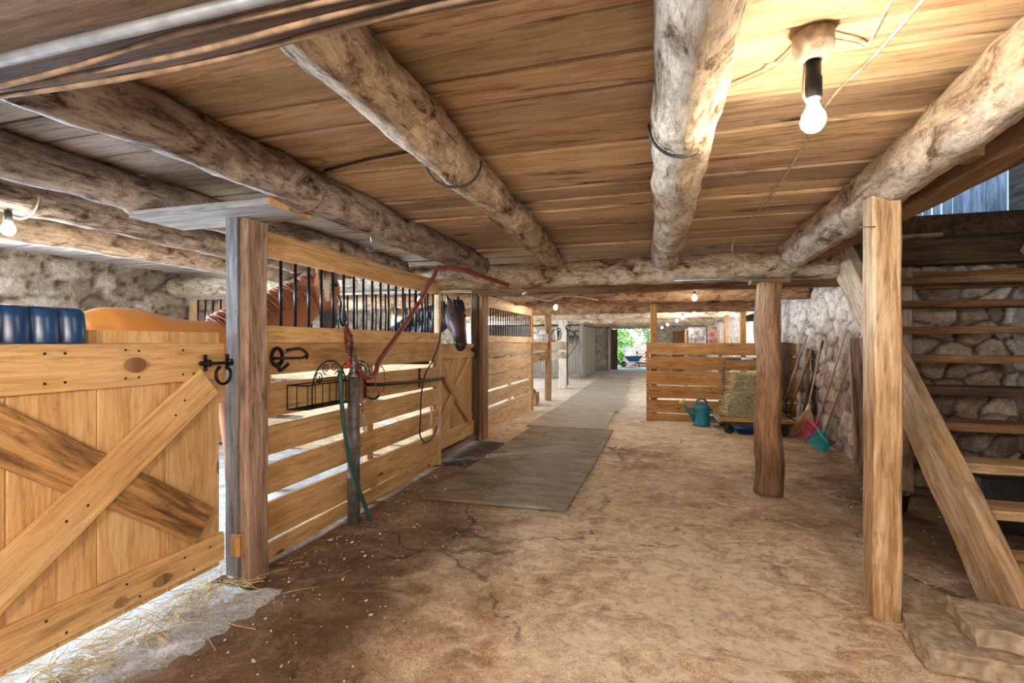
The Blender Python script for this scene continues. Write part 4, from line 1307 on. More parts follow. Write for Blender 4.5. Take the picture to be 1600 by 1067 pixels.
def scroll(cy, cz, r, sgn, turns=1.4, a0=0.0):
    pts = []
    for i in range(26):
        t = i / 25
        a = a0 + sgn * t * turns * 2 * pi
        rr = r * (1 - 0.78 * t)
        pts.append((xf - 0.02, cy + rr * cos(a), cz + rr * sin(a)))
    MB().tube(pts, 0.0036, 6).build('scroll', 'iron', bs)


scroll(2.845, 1.16, 0.042, 1, a0=-pi / 2)
scroll(3.095, 1.16, 0.042, -1, a0=-pi / 2)
scroll(2.925, 1.215, 0.04, -1, a0=-pi / 2)
scroll(3.02, 1.215, 0.04, 1, a0=-pi / 2)

# ------------------------------------------------------------------ lamps
def bulb_prof(r):
    return [(0.0, -r * 1.05), (r * 0.55, -r * 0.88), (r * 0.92, -r * 0.42), (r, 0.0), (r * 0.9, r * 0.45), (r * 0.62, r * 0.95), (r * 0.45, r * 1.35), (r * 0.42, r * 1.7)]


lp = thing('ceiling_lamp', (0.475, 1.70, 2.36), 'lit bare bulb on a dusty round porcelain base on the ceiling boards', 'lamp')
MB().lathe([(0.056, 0), (0.058, -0.045), (0.05, -0.055), (0.042, -0.08), (0.026, -0.085), (0.0, -0.085)], (0.475, 1.70, 2.352), k=24).build('base', 'porcelain', lp)
MB().lathe([(0.022, 0.0), (0.022, -0.05), (0.025, -0.055), (0.025, -0.115), (0.021, -0.12)], (0.475, 1.70, 2.268), k=16).build('socket', 'iron', lp)
MB().lathe(bulb_prof(0.036), (0.475, 1.70, 2.085), k=10).build('bulb', 'bulb', lp)
one(wire([(0.445, 1.675, 2.25), (0.44, 1.67, 2.16), (0.455, 1.68, 2.13)], 0.0035, 5), 'pull_cord', 'twine', 'pale pull cord hanging beside the ceiling lamp bulb', 'cord')

FESTOON = 'festoon bulbs under the cross logs'


def festoon(x, y, z, label, r=0.035, hang=0.10, m='bulb_far'):
    t = thing('festoon_bulb', (x, y, z + hang + 0.07), label, 'light bulb', FESTOON)
    MB().tube([(x, y, 2.355), (x, y, z + 0.09)], 0.006, 6).build('cord', 'black_rubber', t)
    MB().lathe([(0.02, 0), (0.02, 0.05), (0.012, 0.06), (0.0, 0.06)], (x, y, z + r * 1.3), k=10).build('socket', 'black_rubber', t)
    MB().lathe(bulb_prof(r), (x, y, z), k=8).build('bulb', m, t)


festoon(0.58, 7.5, 2.04, 'nearest and largest festoon bulb on the aisle side of the pen', hang=0.22)
festoon(0.87, 11.4, 2.04, 'second festoon bulb beyond the nearest one', hang=0.2)
festoon(0.75, 13.4, 2.04, 'third festoon bulb back, above the board pen', hang=0.2)
festoon(0.69, 15.3, 2.04, 'fourth festoon bulb back, low over the pen', hang=0.2)
festoon(0.51, 18.4, 2.04, 'fifth festoon bulb back towards the far pen corner', hang=0.2)
festoon(0.38, 22.0, 2.04, 'farthest festoon bulb by the tan pen post', hang=0.2)
festoon(-1.70, 8.72, 2.03, 'lit bulb under the cross log over the pale stall front', hang=0.2)
festoon(-3.40, 6.7, 2.04, 'lit bulb seen through the bars beside the dark horse', hang=0.2, m='bulb_dim')
festoon(-3.56, 1.88, 2.05, 'lit bulb hanging over the near stall at the left edge', hang=0.10, m='bulb_dim')
# two unseen fill bulbs added behind the viewer to brighten the barn
festoon(0.75, -0.95, 1.62, 'large added fill bulb on a long cord behind the viewer, stair side', 0.06, 0.2, 'bulb_fill')
festoon(-0.85, -0.95, 1.62, 'large added fill bulb on a long cord behind the viewer, stall side', 0.06, 0.2, 'bulb_fill')

# cables and wires overhead
one(MB().tube([(-3.6, 0.69, 1.995), (-1.36, 0.69, 1.998), (-0.45, 0.69, 1.998), (1.6, 0.69, 2.0)], 0.012, 10), 'conduit_pipe', 'galv', 'grey metal conduit along the near cross beam', 'pipe')
for k, (yy, zz, lab) in enumerate([(0.795, 2.008, 'tan cable nearest the ceiling logs under the near beam'), (0.765, 2.010, 'tan cable running between two others under the near beam'), (0.735, 2.008, 'tan cable right beside the conduit under the near beam')]):
    pts = [(-3.0 + 0.35 * i, yy + 0.014 * sin(i * 1.3 + k), zz - 0.012 * abs(sin(i * 0.9 + k * 2)) - 0.006) for i in range(14)]
    one(wire(pts, 0.0062, 6, 6), 'overhead_cable', 'cable', lab, 'cable', 'cables under the near beam')
ZC = 2.345
one(wire([(0.155, 2.02, 2.27), (0.20, 2.03, ZC - 0.02), (0.29, 1.95, ZC), (0.40, 1.86, ZC), (0.45, 1.72, ZC)], 0.004, 6), 'lamp_wire', 'cable_white', 'short dusty wire from the middle log to the ceiling lamp', 'wire')
one(wire([(0.62, 1.3, ZC), (0.635, 1.60, ZC), (0.655, 1.80, ZC), (0.62, 1.78, ZC), (0.53, 1.72, ZC - 0.005)], 0.0035, 6), 'lamp_wire', 'cable_white', 'pale wire stapled to the boards, coming from above the viewer to the lamp', 'wire')
one(wire([(0.73, 1.3, ZC), (0.715, 1.60, ZC), (0.70, 1.88, ZC), (0.665, 2.15, ZC), (0.695, 2.6, ZC), (0.72, 3.13, ZC), (0.725, 3.84, ZC), (0.728, 4.95, ZC), (0.728, 4.98, 2.18), (0.73, 5.0, 2.02)], 0.006, 6), 'lamp_wire', 'cable_white', 'long pale wire running from the lamp down to the cross log', 'wire')


def strap_round(cx, cz, y, r, lab, m='cable', lean=0.06):
    pts = [(cx + (r + 0.008) * cos(a), y + lean * cos(a), cz + (r + 0.008) * sin(a)) for a in np.linspace(pi * 0.98, 2.02 * pi, 18)]
    one(MB().tube(pts, 0.006, 6), 'log_wire', m, lab, 'wire', 'wires strapped round the ceiling logs')


strap_round(0.105, 2.235, 1.98, 0.112, 'dark wire wrapped under the fat pale middle log', 'black_rubber', 0.03)
strap_round(-0.90, 2.25, 2.12, 0.112, 'dark wire wrapped under the whitewashed flaking log', 'black_rubber', 0.05)
strap_round(-1.85, 2.24, 2.22, 0.118, 'grey wire wrapped under the dark mottled log', 'cable', 0.05)
strap_round(-2.85, 2.25, 2.12, 0.112, 'wire wrapped under the log at the bearing plank', 'cable_white', 0.05)
strap_round(-3.58, 2.25, 1.95, 0.112, 'pale strap hanging round the grey log over the horse', 'cable_white', 0.02)
one(MB().tube([(-1.73, 2.28, ZC), (-1.4, 2.2, ZC), (-1.0, 2.15, ZC)], 0.008, 6), 'board_wire', 'black_rubber', 'dark cable across the boards between two logs left of the aisle', 'wire')
hk2 = one(wire([(-1.93, 3.05, 2.20), (-1.93, 3.06, 2.12), (-1.93, 3.10, 2.08), (-1.93, 3.05, 2.05), (-1.93, 3.0, 2.06)], 0.006, 6), 'ceiling_hook', 'galv', 'pale bent wire hook under the dark mottled log', 'hook')
one(wire([(-2.30, 5.07, 2.10), (-2.05, 5.4, 2.11), (-1.9, 6.3, 2.06), (-2.0, 6.52, 2.04), (-2.12, 6.53, 1.98)], 0.006, 6), 'power_cord', 'cable', 'thin tan cord looping beneath the sawn cross beam', 'cord')
one(MB().tube([(0.2, 4.975, 2.0), (1.0, 4.98, 2.0)], 0.012, 8), 'conduit_pipe', 'galv', 'grey conduit along the bottom of the thick cross log', 'pipe')

# ------------------------------------------------------------------ board pen on the right
pf = thing('board_pen', (1.1, 9.08, 0), 'waist high fence of six orange brown boards behind the hay cart', 'fence')
PZ = [(1.188, 1.394), (0.925, 1.148), (0.654, 0.893), (0.413, 0.631), (0.155, 0.379), (0.006, 0.138)]
for a, b in PZ:
    MB().plank((-0.11, 9.065, (a + b) / 2), (2.27, 8.99, (a + b) / 2 + rnd.uniform(-0.01, 0.01)), b - a, 0.032, n=24, wob=0.004, tint=rnd.uniform(0.88, 1.08)).build('board', 'pine_brown', pf)
for xx in (-0.085, 1.12, 2.2):
    MB().plank((xx, 9.118 - 0.03 * (xx + 0.1), 0), (xx, 9.118 - 0.03 * (xx + 0.1), 1.39), 0.05, 0.06, up=(1, 0, 0)).build('stud', 'grey_wood', pf)

# watering can
wc = thing('watering_can', (0.79, 8.78, 0), 'teal plastic watering can on the floor by the board pen', 'watering can')
wx, wy = 0.79, 8.78
R_ = Vector((0.96, 0.277, 0))
MB().lathe([(0.0, 0.004), (0.135, 0.004), (0.14, 0.02), (0.128, 0.05), (0.128, 0.25), (0.138, 0.29), (0.125, 0.33), (0.085, 0.365), (0.08, 0.37), (0.075, 0.36), (0.0, 0.34)], (wx, wy, 0), k=28).build('body', 'teal', wc)
o_ = Vector((wx, wy, 0))
MB().tube(spline([o_ + R_ * (-0.10) + Vector((0, 0, 0.33)), o_ + R_ * (-0.07) + Vector((0, 0, 0.42)), o_ + Vector((0, 0, 0.445)), o_ + R_ * 0.07 + Vector((0, 0, 0.42)), o_ + R_ * 0.10 + Vector((0, 0, 0.33))], 6), 0.016, 10).build('carry_handle', 'teal', wc)
MB().tube(spline([o_ + R_ * 0.12 + Vector((0, 0, 0.27)), o_ + R_ * 0.21 + Vector((0, 0, 0.25)), o_ + R_ * 0.215 + Vector((0, 0, 0.15)), o_ + R_ * 0.12 + Vector((0, 0, 0.10))], 6), 0.015, 10).build('pour_handle', 'teal', wc)
MB().tube([o_ + R_ * (-0.11) + Vector((0, 0, 0.09)), o_ + R_ * (-0.22) + Vector((0, 0, 0.24)), o_ + R_ * (-0.30) + Vector((0, 0, 0.37))], [0.04, 0.028, 0.021], 14).build('spout', 'teal', wc)
MB().tube([o_ + R_ * (-0.11) + Vector((0, 0, 0.28)), o_ + R_ * (-0.245) + Vector((0, 0, 0.275))], 0.012, 8).build('spout_brace', 'teal', wc)
MB().lathe([(0.02, 0), (0.06, 0.06), (0.058, 0.07), (0.0, 0.08)], o_ + R_ * (-0.295) + Vector((0, 0, 0.36)), (-0.5, -0.16, 0.85), 18).build('rose', 'hay', wc)

# hay cart and bale
ct = thing('hay_cart', (1.48, 8.35, 0), 'low flat wooden cart with a pipe handle behind the round post', 'cart')
for k in range(5):
    MB().plank((0.99, 7.97 + 0.18 * k, 0.235), (1.98, 7.97 + 0.18 * k, 0.235), 0.035, 0.172, n=8, wob=0.003, tint=rnd.uniform(0.85, 1.1)).build('deck_board', 'pine_worn', ct)
MB().plank((0.97, 7.9, 0.235), (0.97, 8.8, 0.235), 0.09, 0.03).build('end_board', 'grey_wood', ct)
for y in (8.02, 8.70):
    MB().plank((1.02, y, 0.19), (1.95, y, 0.19), 0.06, 0.05).build('bearer', 'dark_wood', ct)
    for x in (1.12, 1.86):
        w = MB().lathe([(0.0, -0.018), (0.06, -0.018), (0.075, -0.012), (0.075, 0.012), (0.06, 0.018), (0.0, 0.018)], (x, y + 0.05, 0.077), (0, 1, 0), 20)
        fk_ = MB().box((x - 0.02, y + 0.02, 0.07), (x + 0.02, y + 0.028, 0.17)).build('wheel_fork', 'iron', ct)
        w.build('wheel', 'black_rubber', fk_)
MB().tube([(1.13, 8.78, 0.25), (1.13, 8.78, 1.05), (1.14, 8.78, 1.09), (1.17, 8.78, 1.12), (1.21, 8.78, 1.13), (1.76, 8.78, 1.13), (1.80, 8.78, 1.12), (1.83, 8.78, 1.09), (1.84, 8.78, 1.05), (1.84, 8.78, 0.25)], 0.018, 12).build('handle', 'pipe_grey', ct)
MB().tube([(1.40, 8.78, 1.13), (1.60, 8.78, 1.13)], 0.020, 12).build('handle_sticker', 'white', ct)['label'] = 'pale worn sticker on the pipe'
tr = thing('blue_tray', (1.45, 8.15, 0), 'dark blue plastic tray pushed under the hay cart', 'tray')
loft_rings([rrect(1.45, 8.13, 0.22, 0.15, 0.04, 0.006), rrect(1.45, 8.13, 0.25, 0.18, 0.05, 0.11), rrect(1.45, 8.13, 0.26, 0.19, 0.05, 0.115)]).build('tray', 'blue', tr)

hb = thing('hay_bale', (1.46, 8.35, 0.255), 'crumbling hay bale standing on the flat cart', 'hay bale')
bm = bmesh.new()
bmesh.ops.create_cube(bm, size=1.0)
bmesh.ops.subdivide_edges(bm, edges=bm.edges[:], cuts=11, use_grid_fill=True)
hv = []
for v in bm.verts:
    zz = v.co.z + 0.5
    wd_ = 0.62 - 0.14 * zz + (0.10 if zz < 0.45 else 0)
    p = Vector((v.co.x * wd_, v.co.y * (0.52 - 0.1 * zz), zz * 0.64))
    p += noise.noise_vector(p * 7) * 0.035 + noise.noise_vector(p * 22) * 0.02
    hv.append(p + Vector((1.46 + 0.02 * zz, 8.35, 0.262)))
hmb = MB().add([Vector(p) for p in hv], [tuple(v.index for v in f.verts) for f in bm.faces], [Vector(p) * 1 for p in hv], 0.42, False)
bm.verts.index_update()
hmb.build('bale_core', 'hay', hb)
bm.free()
mb = MB()
for _ in range(2300):
    p = rnd.choice(hv)
    p = Vector(p) + Vector((rnd.gauss(0, 0.02), rnd.gauss(0, 0.02), rnd.gauss(0, 0.015)))
    a = rnd.uniform(0, 2 * pi)
    d = Vector((cos(a), sin(a), rnd.uniform(-0.5, 0.3))).normalized() * rnd.uniform(0.04, 0.13)
    m_ = p + d * 0.5 + Vector((rnd.gauss(0, 0.012), rnd.gauss(0, 0.012), rnd.gauss(0, 0.012)))
    e = p + d
    if min(p.z, m_.z, e.z) < 0.26:
        continue
    mb.tube([p, m_, e], 0.0026, 3, tint=rnd.uniform(0.5, 1.45), smooth=False, cap=False)
tag(mb.build('hay_stems', 'hay', hb), None, None, None, 'stuff')
strands(260, lambda: (rnd.uniform(1.0, 1.95), rnd.uniform(7.9, 8.75), 0.258 + rnd.uniform(0, 0.01)), (0.05, 0.18), 0.002, 'straw', 'loose_straw', 'straw lying loose on the deck of the hay cart', 'straw')

# ------------------------------------------------------------------ tools leaning on the right wall
def leaning(name, label, bot, top, r, hm, cat='tool', head=None, grip=None):
    t = thing(name, (bot[0], bot[1], 0), label, cat, None)
    bot, top = Vector(bot), Vector(top)
    MB().tube([bot, bot.lerp(top, 0.5) + Vector((0.004, 0.003, 0)), top], r, 10).build('handle', hm, t)
    if grip:
        MB().tube([bot.lerp(top, grip[0]), bot.lerp(top, grip[1])], r * 1.25, 10).build('grip', grip[2], t)
    return t, (top - bot).normalized()


def fork(name, label, bot, top, m, face):
    t, d = leaning(name, label, bot, top, 0.013, 'handle', 'fork')
    bot = Vector(bot)
    side = d.cross(Vector(face)).normalized()
    f = side.cross(d).normalized()
    MB().tube([bot + d * 0.10, bot, bot - d * 0.05], [0.017, 0.02, 0.024], 12).build('socket', m, t)
    back = [bot - d * 0.05 + side * (0.15 * u) + f * 0.02 * (1 - u * u) for u in np.linspace(-1, 1, 9)]
    cb_ = MB().tube(back, 0.014, 8, up='transport').build('cross_bar', m, t)
    L = (bot.z - 0.03) / max(0.2, abs(d.z)) - 0.0
    for u in np.linspace(-1, 1, 17):
        a = bot - d * 0.05 + side * (0.15 * u)
        pts = [a, a - d * (L * 0.45) - f * 0.005 + side * 0.015 * u, a - d * (L * 0.8) + f * 0.03 + side * 0.03 * u, a - d * (L * 0.88) + f * 0.09 + side * 0.035 * u]
        if abs(u) > 0.9:
            pts = [p + f * 0.05 for p in pts]
        MB().tube(spline(pts, 4), 0.0085, 6).build('tine', m, cb_)
    return t


fork('manure_fork', 'bright pink plastic manure fork leaning on the right wall', (2.16, 7.55, 0.30), (2.24, 6.74, 1.55), 'pink', (-0.75, -0.65, 0.2))
fork('manure_fork', 'teal plastic manure fork standing in front of the pink fork', (2.14, 7.20, 0.23), (2.24, 6.36, 1.51), 'teal2', (-0.9, -0.4, 0.2))

t, d = leaning('corn_broom', 'straw corn broom leaning beside the pink fork', (2.14, 7.88, 0.46), (2.25, 7.645, 1.49), 0.013, 'handle', 'broom')
MB().tube([Vector((2.14, 7.88, 0.46)) + d * 0.07, (2.14, 7.88, 0.46), Vector((2.14, 7.88, 0.46)) - d * 0.04], [0.014, 0.03, 0.04], 12, flat=0.8).build('binding', 'twine', t)
mb = MB()
fs = Vector((0.96, -0.27, 0.0)).normalized()
for k in range(170):
    u = rnd.uniform(-1, 1)
    w = rnd.uniform(-1, 1)
    a = Vector((2.14, 7.88, 0.44)) + fs * 0.03 * u + Vector((0.27, 0.96, 0)) * 0.012 * w
    b = Vector((2.09, 8.0, 0.02 + 0.03 * rnd.random())) + fs * 0.16 * u + Vector((0.27, 0.96, 0)) * 0.03 * w
    mb.tube([a, a.lerp(b, 0.5) + fs * 0.03 * u, b], 0.004, 4, tint=rnd.uniform(0.7, 1.2))
mb.build('bristles', 'cornbroom', t)
for z_ in (0.30, 0.24):
    MB().tube(ring((2.14 - 0.1 * (0.46 - z_), 7.88 + (0.46 - z_) * 0.27, z_), 0.07 + (0.3 - z_) * 0.2, (0.05, 0.2, 1), 20, 0.45), 0.004, 5, closed=True, cap=False).build('stitching', 'red', t)
t, d = leaning('push_broom', 'grey handled broom with dark teal head at the pen end', (1.93, 8.62, 0.26), (2.22, 8.22, 1.50), 0.013, 'grey_wood', 'broom')
hd_ = MB().box((1.82, 8.56, 0.17), (2.06, 8.66, 0.25)).build('head', 'teal_dark', t)
mb = MB()
for k in range(110):
    a = Vector((rnd.uniform(1.83, 2.05), rnd.uniform(8.57, 8.65), 0.18))
    mb.tube([a, a + Vector((rnd.gauss(0, 0.012), rnd.gauss(0, 0.012) - 0.01, -0.165))], 0.004, 4)
mb.build('bristles', 'teal_dark', hd_)
t, d = leaning('black_pole', 'thin black pole leaning behind the corn broom', (2.17, 8.52, 0.02), (2.25, 7.62, 1.42), 0.014, 'black_rubber', 'pole')
MB().tube([Vector((2.17, 8.52, 0.02)), Vector((2.17, 8.52, 0.02)) + d * 0.12], 0.018, 8).build('ferrule', 'iron', t)
t, d = leaning('garden_fork', 'brown handled tool leaning between the two brooms', (2.06, 8.56, 0.30), (2.22, 8.02, 1.30), 0.014, 'handle_dark', 'fork')
d0 = Vector((2.06, 8.56, 0.30))
MB().tube([d0 + Vector((-0.08, -0.03, 0)), d0, d0 + Vector((0.08, 0.03, 0))], 0.01, 8).build('cross_bar', 'iron', t)
for u in (-0.08, -0.027, 0.027, 0.08):
    MB().tube([d0 + Vector((u, u * 0.4, 0)), d0 + Vector((u - 0.01, u * 0.4 + 0.08, -0.28))], [0.007, 0.003], 6).build('tine', 'iron', t)
one(MB().plank((2.0, 8.88, 0.0), (2.10, 8.93, 1.40), 0.17, 0.04, up=(1, 0, 0), n=20, wob=0.012), 'bark_slab', 'dark_wood', 'dark rough bark slab leaning on the pen end', 'slab')
one(MB().plank((1.89, 8.90, 0.0), (1.96, 8.945, 1.30), 0.05, 0.03, up=(1, 0, 0), n=16, wob=0.005), 'pale_lath', 'pine_pale', 'pale thin lath leaning on the pen beside the bark slab', 'lath')
one(MB().plank((2.19, 8.15, 0.0), (2.24, 8.25, 1.30), 0.16, 0.04, up=(0.2, 1, 0), n=16, wob=0.008), 'wall_plank', 'dark_wood', 'dark plank leaning on the stones behind the brooms', 'plank')

# ------------------------------------------------------------------ the bright alcove on the left and the far end
ra = thing('alcove_rails', (-2.46, 10.7, 1.2), 'two brown boards joining the pale stall front to the alcove post', 'rail')
for (a, b) in [(1.225, 1.41), (0.975, 1.17)]:
    MB().plank((-2.46, 9.86, (a + b) / 2), (-2.46, 11.56, (a + b) / 2), b - a, 0.032, n=10, wob=0.003).build('board', 'pine_worn', ra)
ra = thing('white_rails', (-2.66, 13.1, 1.2), 'two white boards between the alcove post and the white post', 'rail')
for (a, b) in [(1.18, 1.42), (0.93, 1.12)]:
    MB().plank((-2.5, 11.72, (a + b) / 2), (-2.66, 14.62, (a + b) / 2), b - a, 0.03, n=10, wob=0.003).build('board', 'white_wood', ra)
wb = thing('wire_basket', (-2.62, 11.3, 1.41), 'white wire basket of white cloths on the alcove rails', 'basket')
for z in (1.415, 1.50, 1.60):
    MB().tube([(-2.42, 11.05, z), (-2.42, 11.5, z), (-2.85, 11.5, z), (-2.85, 11.05, z)], 0.006, 6, closed=True, cap=False, smooth=False).build('hoop', 'white', wb)
for k in range(8):
    MB().tube([(-2.42, 11.05 + 0.064 * k, 1.415), (-2.42, 11.05 + 0.064 * k, 1.60)], 0.004, 5).build('wire', 'white', wb)
    MB().tube([(-2.42 - 0.061 * k, 11.05, 1.415), (-2.42 - 0.061 * k, 11.05, 1.60)], 0.004, 5).build('wire', 'white', wb)
for (x, y, z, r) in [(-2.62, 11.27, 1.53, 0.11), (-2.52, 11.36, 1.65, 0.08), (-2.66, 11.2, 1.70, 0.07)]:
    bl_ = MB().ball((x, y, z), (r, r, r * 0.85), 14, 9)
    bl_.v = [v + noise.noise_vector(v * 14) * 0.018 for v in bl_.v]
    one(bl_, 'folded_cloth', 'white', {0.11: 'white cloth bundle at the bottom of the white wire basket', 0.08: 'white cloth ball heaped at the aisle side of the white wire basket', 0.07: 'small white cloth ball topping the white wire basket'}[r], 'cloth')
rb_ = thing('rope_bundle', (-2.60, 13.4, 1.42), 'tangle of white and black ropes hung on the white rails', 'rope')
for k in range(7):
    c = Vector((-2.57 + rnd.uniform(-0.03, 0.03), 13.1 + k * 0.1, 1.55 + rnd.uniform(-0.08, 0.12)))
    MB().tube(ring(c, rnd.uniform(0.10, 0.17), (1, rnd.uniform(-0.4, 0.4), rnd.uniform(-0.3, 0.3)), 20, rnd.uniform(0.8, 1.3)), 0.018, 7, closed=True, cap=False).build('coil', 'white' if k % 3 else 'black_rubber', rb_)
one(wire([(-2.49, 14.60, 1.85), (-2.47, 14.58, 1.2), (-2.485, 14.58, 0.7), (-2.46, 14.56, 0.12)], 0.018, 7), 'hanging_strap', 'black_rubber', 'black strap hanging down the white post', 'strap')
one(MB().tube(ring((-2.47, 14.62, 1.84), 0.07, (0.6, -1, 0), 18), 0.014, 7, closed=True, cap=False), 'tie_ring', 'iron', 'round iron ring near the top of the white post', 'ring')
bx = thing('wooden_box', (-2.75, 10.7, 0), 'low brown wooden box at the foot of the alcove post', 'box')
for (lo_, hi_) in [((-3.0, 10.5, 0.0), (-2.5, 10.53, 0.27)), ((-3.0, 10.87, 0.0), (-2.5, 10.9, 0.27)), ((-2.53, 10.53, 0), (-2.5, 10.87, 0.27)), ((-3.0, 10.53, 0), (-2.97, 10.87, 0.27))]:
    MB().box(lo_, hi_).build('side', 'pine_worn', bx)
MB().box((-2.97, 10.53, 0), (-2.53, 10.87, 0.03)).build('bottom', 'pine_worn', bx)
cl = MB().ball((-2.70, 10.70, 0.27), (0.17, 0.13, 0.11), 16, 10)
cl.v = [v + noise.noise_vector(v * 11) * 0.03 for v in cl.v]
cl.v = [Vector((v.x, v.y, max(v.z, 0.04))) for v in cl.v]
one(cl, 'blue_blanket', 'teal_dark', 'crumpled blue grey blanket stuffed in the low wooden box', 'blanket')

# tack room walls
tk = MB()
for i in range(32):
    xa = -6.35 + i * 0.1178
    tk.plank((xa + 0.058, 19.2, 0.0), (xa + 0.058, 19.2, 2.05), 0.112, 0.03, up=(1, 0, 0), ch=0.006, tint=rnd.uniform(0.95, 1.03))
for i in range(31):
    ya = 19.2 + i * 0.118
    tk.plank((-2.6, ya + 0.058, 0.05), (-2.6, ya + 0.058, 2.05), 0.112, 0.03, up=(0, 1, 0), ch=0.006)
struct(tk.build('wall_tack', 'panel'))
one(MB().plank((-6.2, 19.0, 0.09), (-2.66, 19.0, 0.09), 0.17, 0.16, n=20, wob=0.006), 'sill_beam', 'grey_wood', 'grey timber sill on the floor before the tack room wall', 'beam')
for (x, lab) in [(-3.12, 'dark leather bridle on the tack wall, farther into the alcove'), (-2.84, 'dark leather bridle on the tack wall beside the grey post')]:
    br = thing('bridle', (x, 19.15, 1.4), lab, 'bridle')
    MB().tube(ring((x, 19.14, 1.72), 0.11, (0, 1, 0), 20, 1.6), 0.02, 7, closed=True, cap=False).build('headpiece', 'leather', br)
    MB().tube(ring((x + 0.02, 19.13, 1.58), 0.10, (0, 1, 0.2), 20, 0.8), 0.018, 7, closed=True, cap=False).build('noseband', 'leather', br)
    MB().tube(spline([(x - 0.08, 19.13, 1.6), (x - 0.05, 19.12, 1.42), (x + 0.05, 19.12, 1.38), (x + 0.09, 19.13, 1.58)], 6), 0.014, 6).build('reins', 'leather', br)
one(wire([(-2.85, 19.12, 1.36), (-3.2, 18.9, 0.8), (-3.45, 18.86, 0.22)], 0.012, 6), 'lunge_line', 'black_rubber', 'thin dark line slanting down from the bridles to the sill', 'line')

# doorway to the yard
dr = MB()
dr.plank((-2.12, 25.0, 0), (-2.12, 25.0, 2.15), 0.14, 0.14, up=(1, 0, 0)).plank((0.02, 25.0, 0), (0.02, 25.0, 2.15), 0.14, 0.14, up=(1, 0, 0)).plank((-2.2, 25.0, 2.17), (0.1, 25.0, 2.17), 0.16, 0.14)
struct(dr.build('door_1', 'white_wood'))
struct(MB().box((-2.06, 25.16, 0.02), (-1.72, 25.22, 2.05)).build('door_2', 'dark_wood'))
d3 = MB()
for i in range(5):
    d3.plank((0.98 + i * 0.13, 24.9, 0.02), (0.98 + i * 0.13, 24.9, 1.95), 0.125, 0.03, up=(1, 0, 0))
struct(d3.build('door_3', 'brown_wood'))

# blanket rack beyond the pen
rk = thing('blanket_rack', (1.28, 13.95, 0), 'wooden rack behind the pen holding a grey blanket', 'rack')
for x in (0.86, 1.70):
    MB().plank((x, 13.95, 0), (x, 13.95, 1.72), 0.06, 0.06, up=(1, 0, 0)).build('upright', 'brown_wood', rk)
MB().tube([(0.84, 13.95, 1.74), (1.72, 13.95, 1.74)], 0.025, 10).build('pole', 'brown_wood', rk)
MB().plank((0.86, 13.95, 0.05), (0.86, 14.5, 0.05), 0.06, 0.06).plank((1.70, 13.95, 0.05), (1.70, 14.5, 0.05), 0.06, 0.06).build('foot', 'brown_wood', rk)


def draped(name, x0, x1, y, z, drop, m, label):
    V, F = [], []
    prof = [(-0.10, -drop), (-0.09, -drop * 0.5), (-0.06, -0.05), (-0.03, 0.0), (0, 0.012), (0.03, 0.0), (0.06, -0.06), (0.09, -drop * 0.45), (0.10, -drop * 0.8)]
    nx = 16
    for layer in (0, 0.02):
        for i in range(nx):
            x = x0 + (x1 - x0) * i / (nx - 1)
            for j, (a, b) in enumerate(prof):
                ww = 0.03 * noise.noise((x * 7, j * 0.6, 3))
                V.append(Vector((x, y + a * (1 - layer * 1.5) + (ww if abs(a) > 0.05 else 0), z + b - layer + 0.04 * noise.noise((x * 4, a * 3, 1)) * (1 if abs(a) > 0.08 else 0))))
    k = len(prof)
    n1 = nx * k
    for i in range(nx - 1):
        for j in range(k - 1):
            q = (i * k + j, (i + 1) * k + j, (i + 1) * k + j + 1, i * k + j + 1)
            F.append(q)
            F.append(tuple(n1 + a for a in reversed(q)))
    edge = [(i * k, (i + 1) * k) for i in range(nx - 1)] + [((i + 1) * k + k - 1, i * k + k - 1) for i in range(nx - 1)] + [(j + 1, j) for j in range(k - 1)] + [((nx - 1) * k + j, (nx - 1) * k + j + 1) for j in range(k - 1)]
    for a, b in edge:
        F.append((b, a, n1 + a, n1 + b))
    return one(MB().add(V, F, [Vector(v) for v in V], 1.0, True), name, m, label, 'blanket')


draped('horse_blanket', 0.92, 1.36, 13.95, 1.80, 0.45, 'grey_cloth', 'grey quilted blanket draped over the rack beyond the pen')
draped('horse_blanket', 1.40, 1.64, 13.95, 1.80, 0.5, 'red_cloth', 'red blanket draped beside the grey blanket on the rack')

# ------------------------------------------------------------------ the yard outside
gm = bpy.data.meshes.new('ground')
gv, gf = [], []
for j in range(26):
    for i in range(31):
        x, y = -30 + 2 * i, 25.2 + 1.8 * j
        gv.append((x, y, -0.05 + 0.06 * noise.noise((x * 0.4, y * 0.4, 0)) + max(0, y - 36) * 0.02))
for j in range(25):
    for i in range(30):
        gf.append((j * 31 + i, j * 31 + i + 1, (j + 1) * 31 + i + 1, (j + 1) * 31 + i))
gm.from_pydata(gv, [], gf)
gm.materials.append(M['grassy'])
go = bpy.data.objects.new('ground', gm)
COL.objects.link(go)
struct(go)
hp = MB().ball((-0.5, 34.0, -0.3), (2.3, 2.0, 1.5), 48, 24)
hp.v = [v + noise.noise_vector(v * 1.4) * 0.25 + noise.noise_vector(v * 6) * 0.06 for v in hp.v]
one(hp, 'gravel_heap', 'gravel', 'pale heap of gravel in the yard beyond the doorway', 'heap', kind='stuff')
pl = [(0.0, 'lowest of the stacked pale pallets in the yard'), (0.215, 'second pallet up in the yard stack'), (0.43, 'third pallet up in the yard stack'), (0.645, 'topmost pallet in the yard stack')]
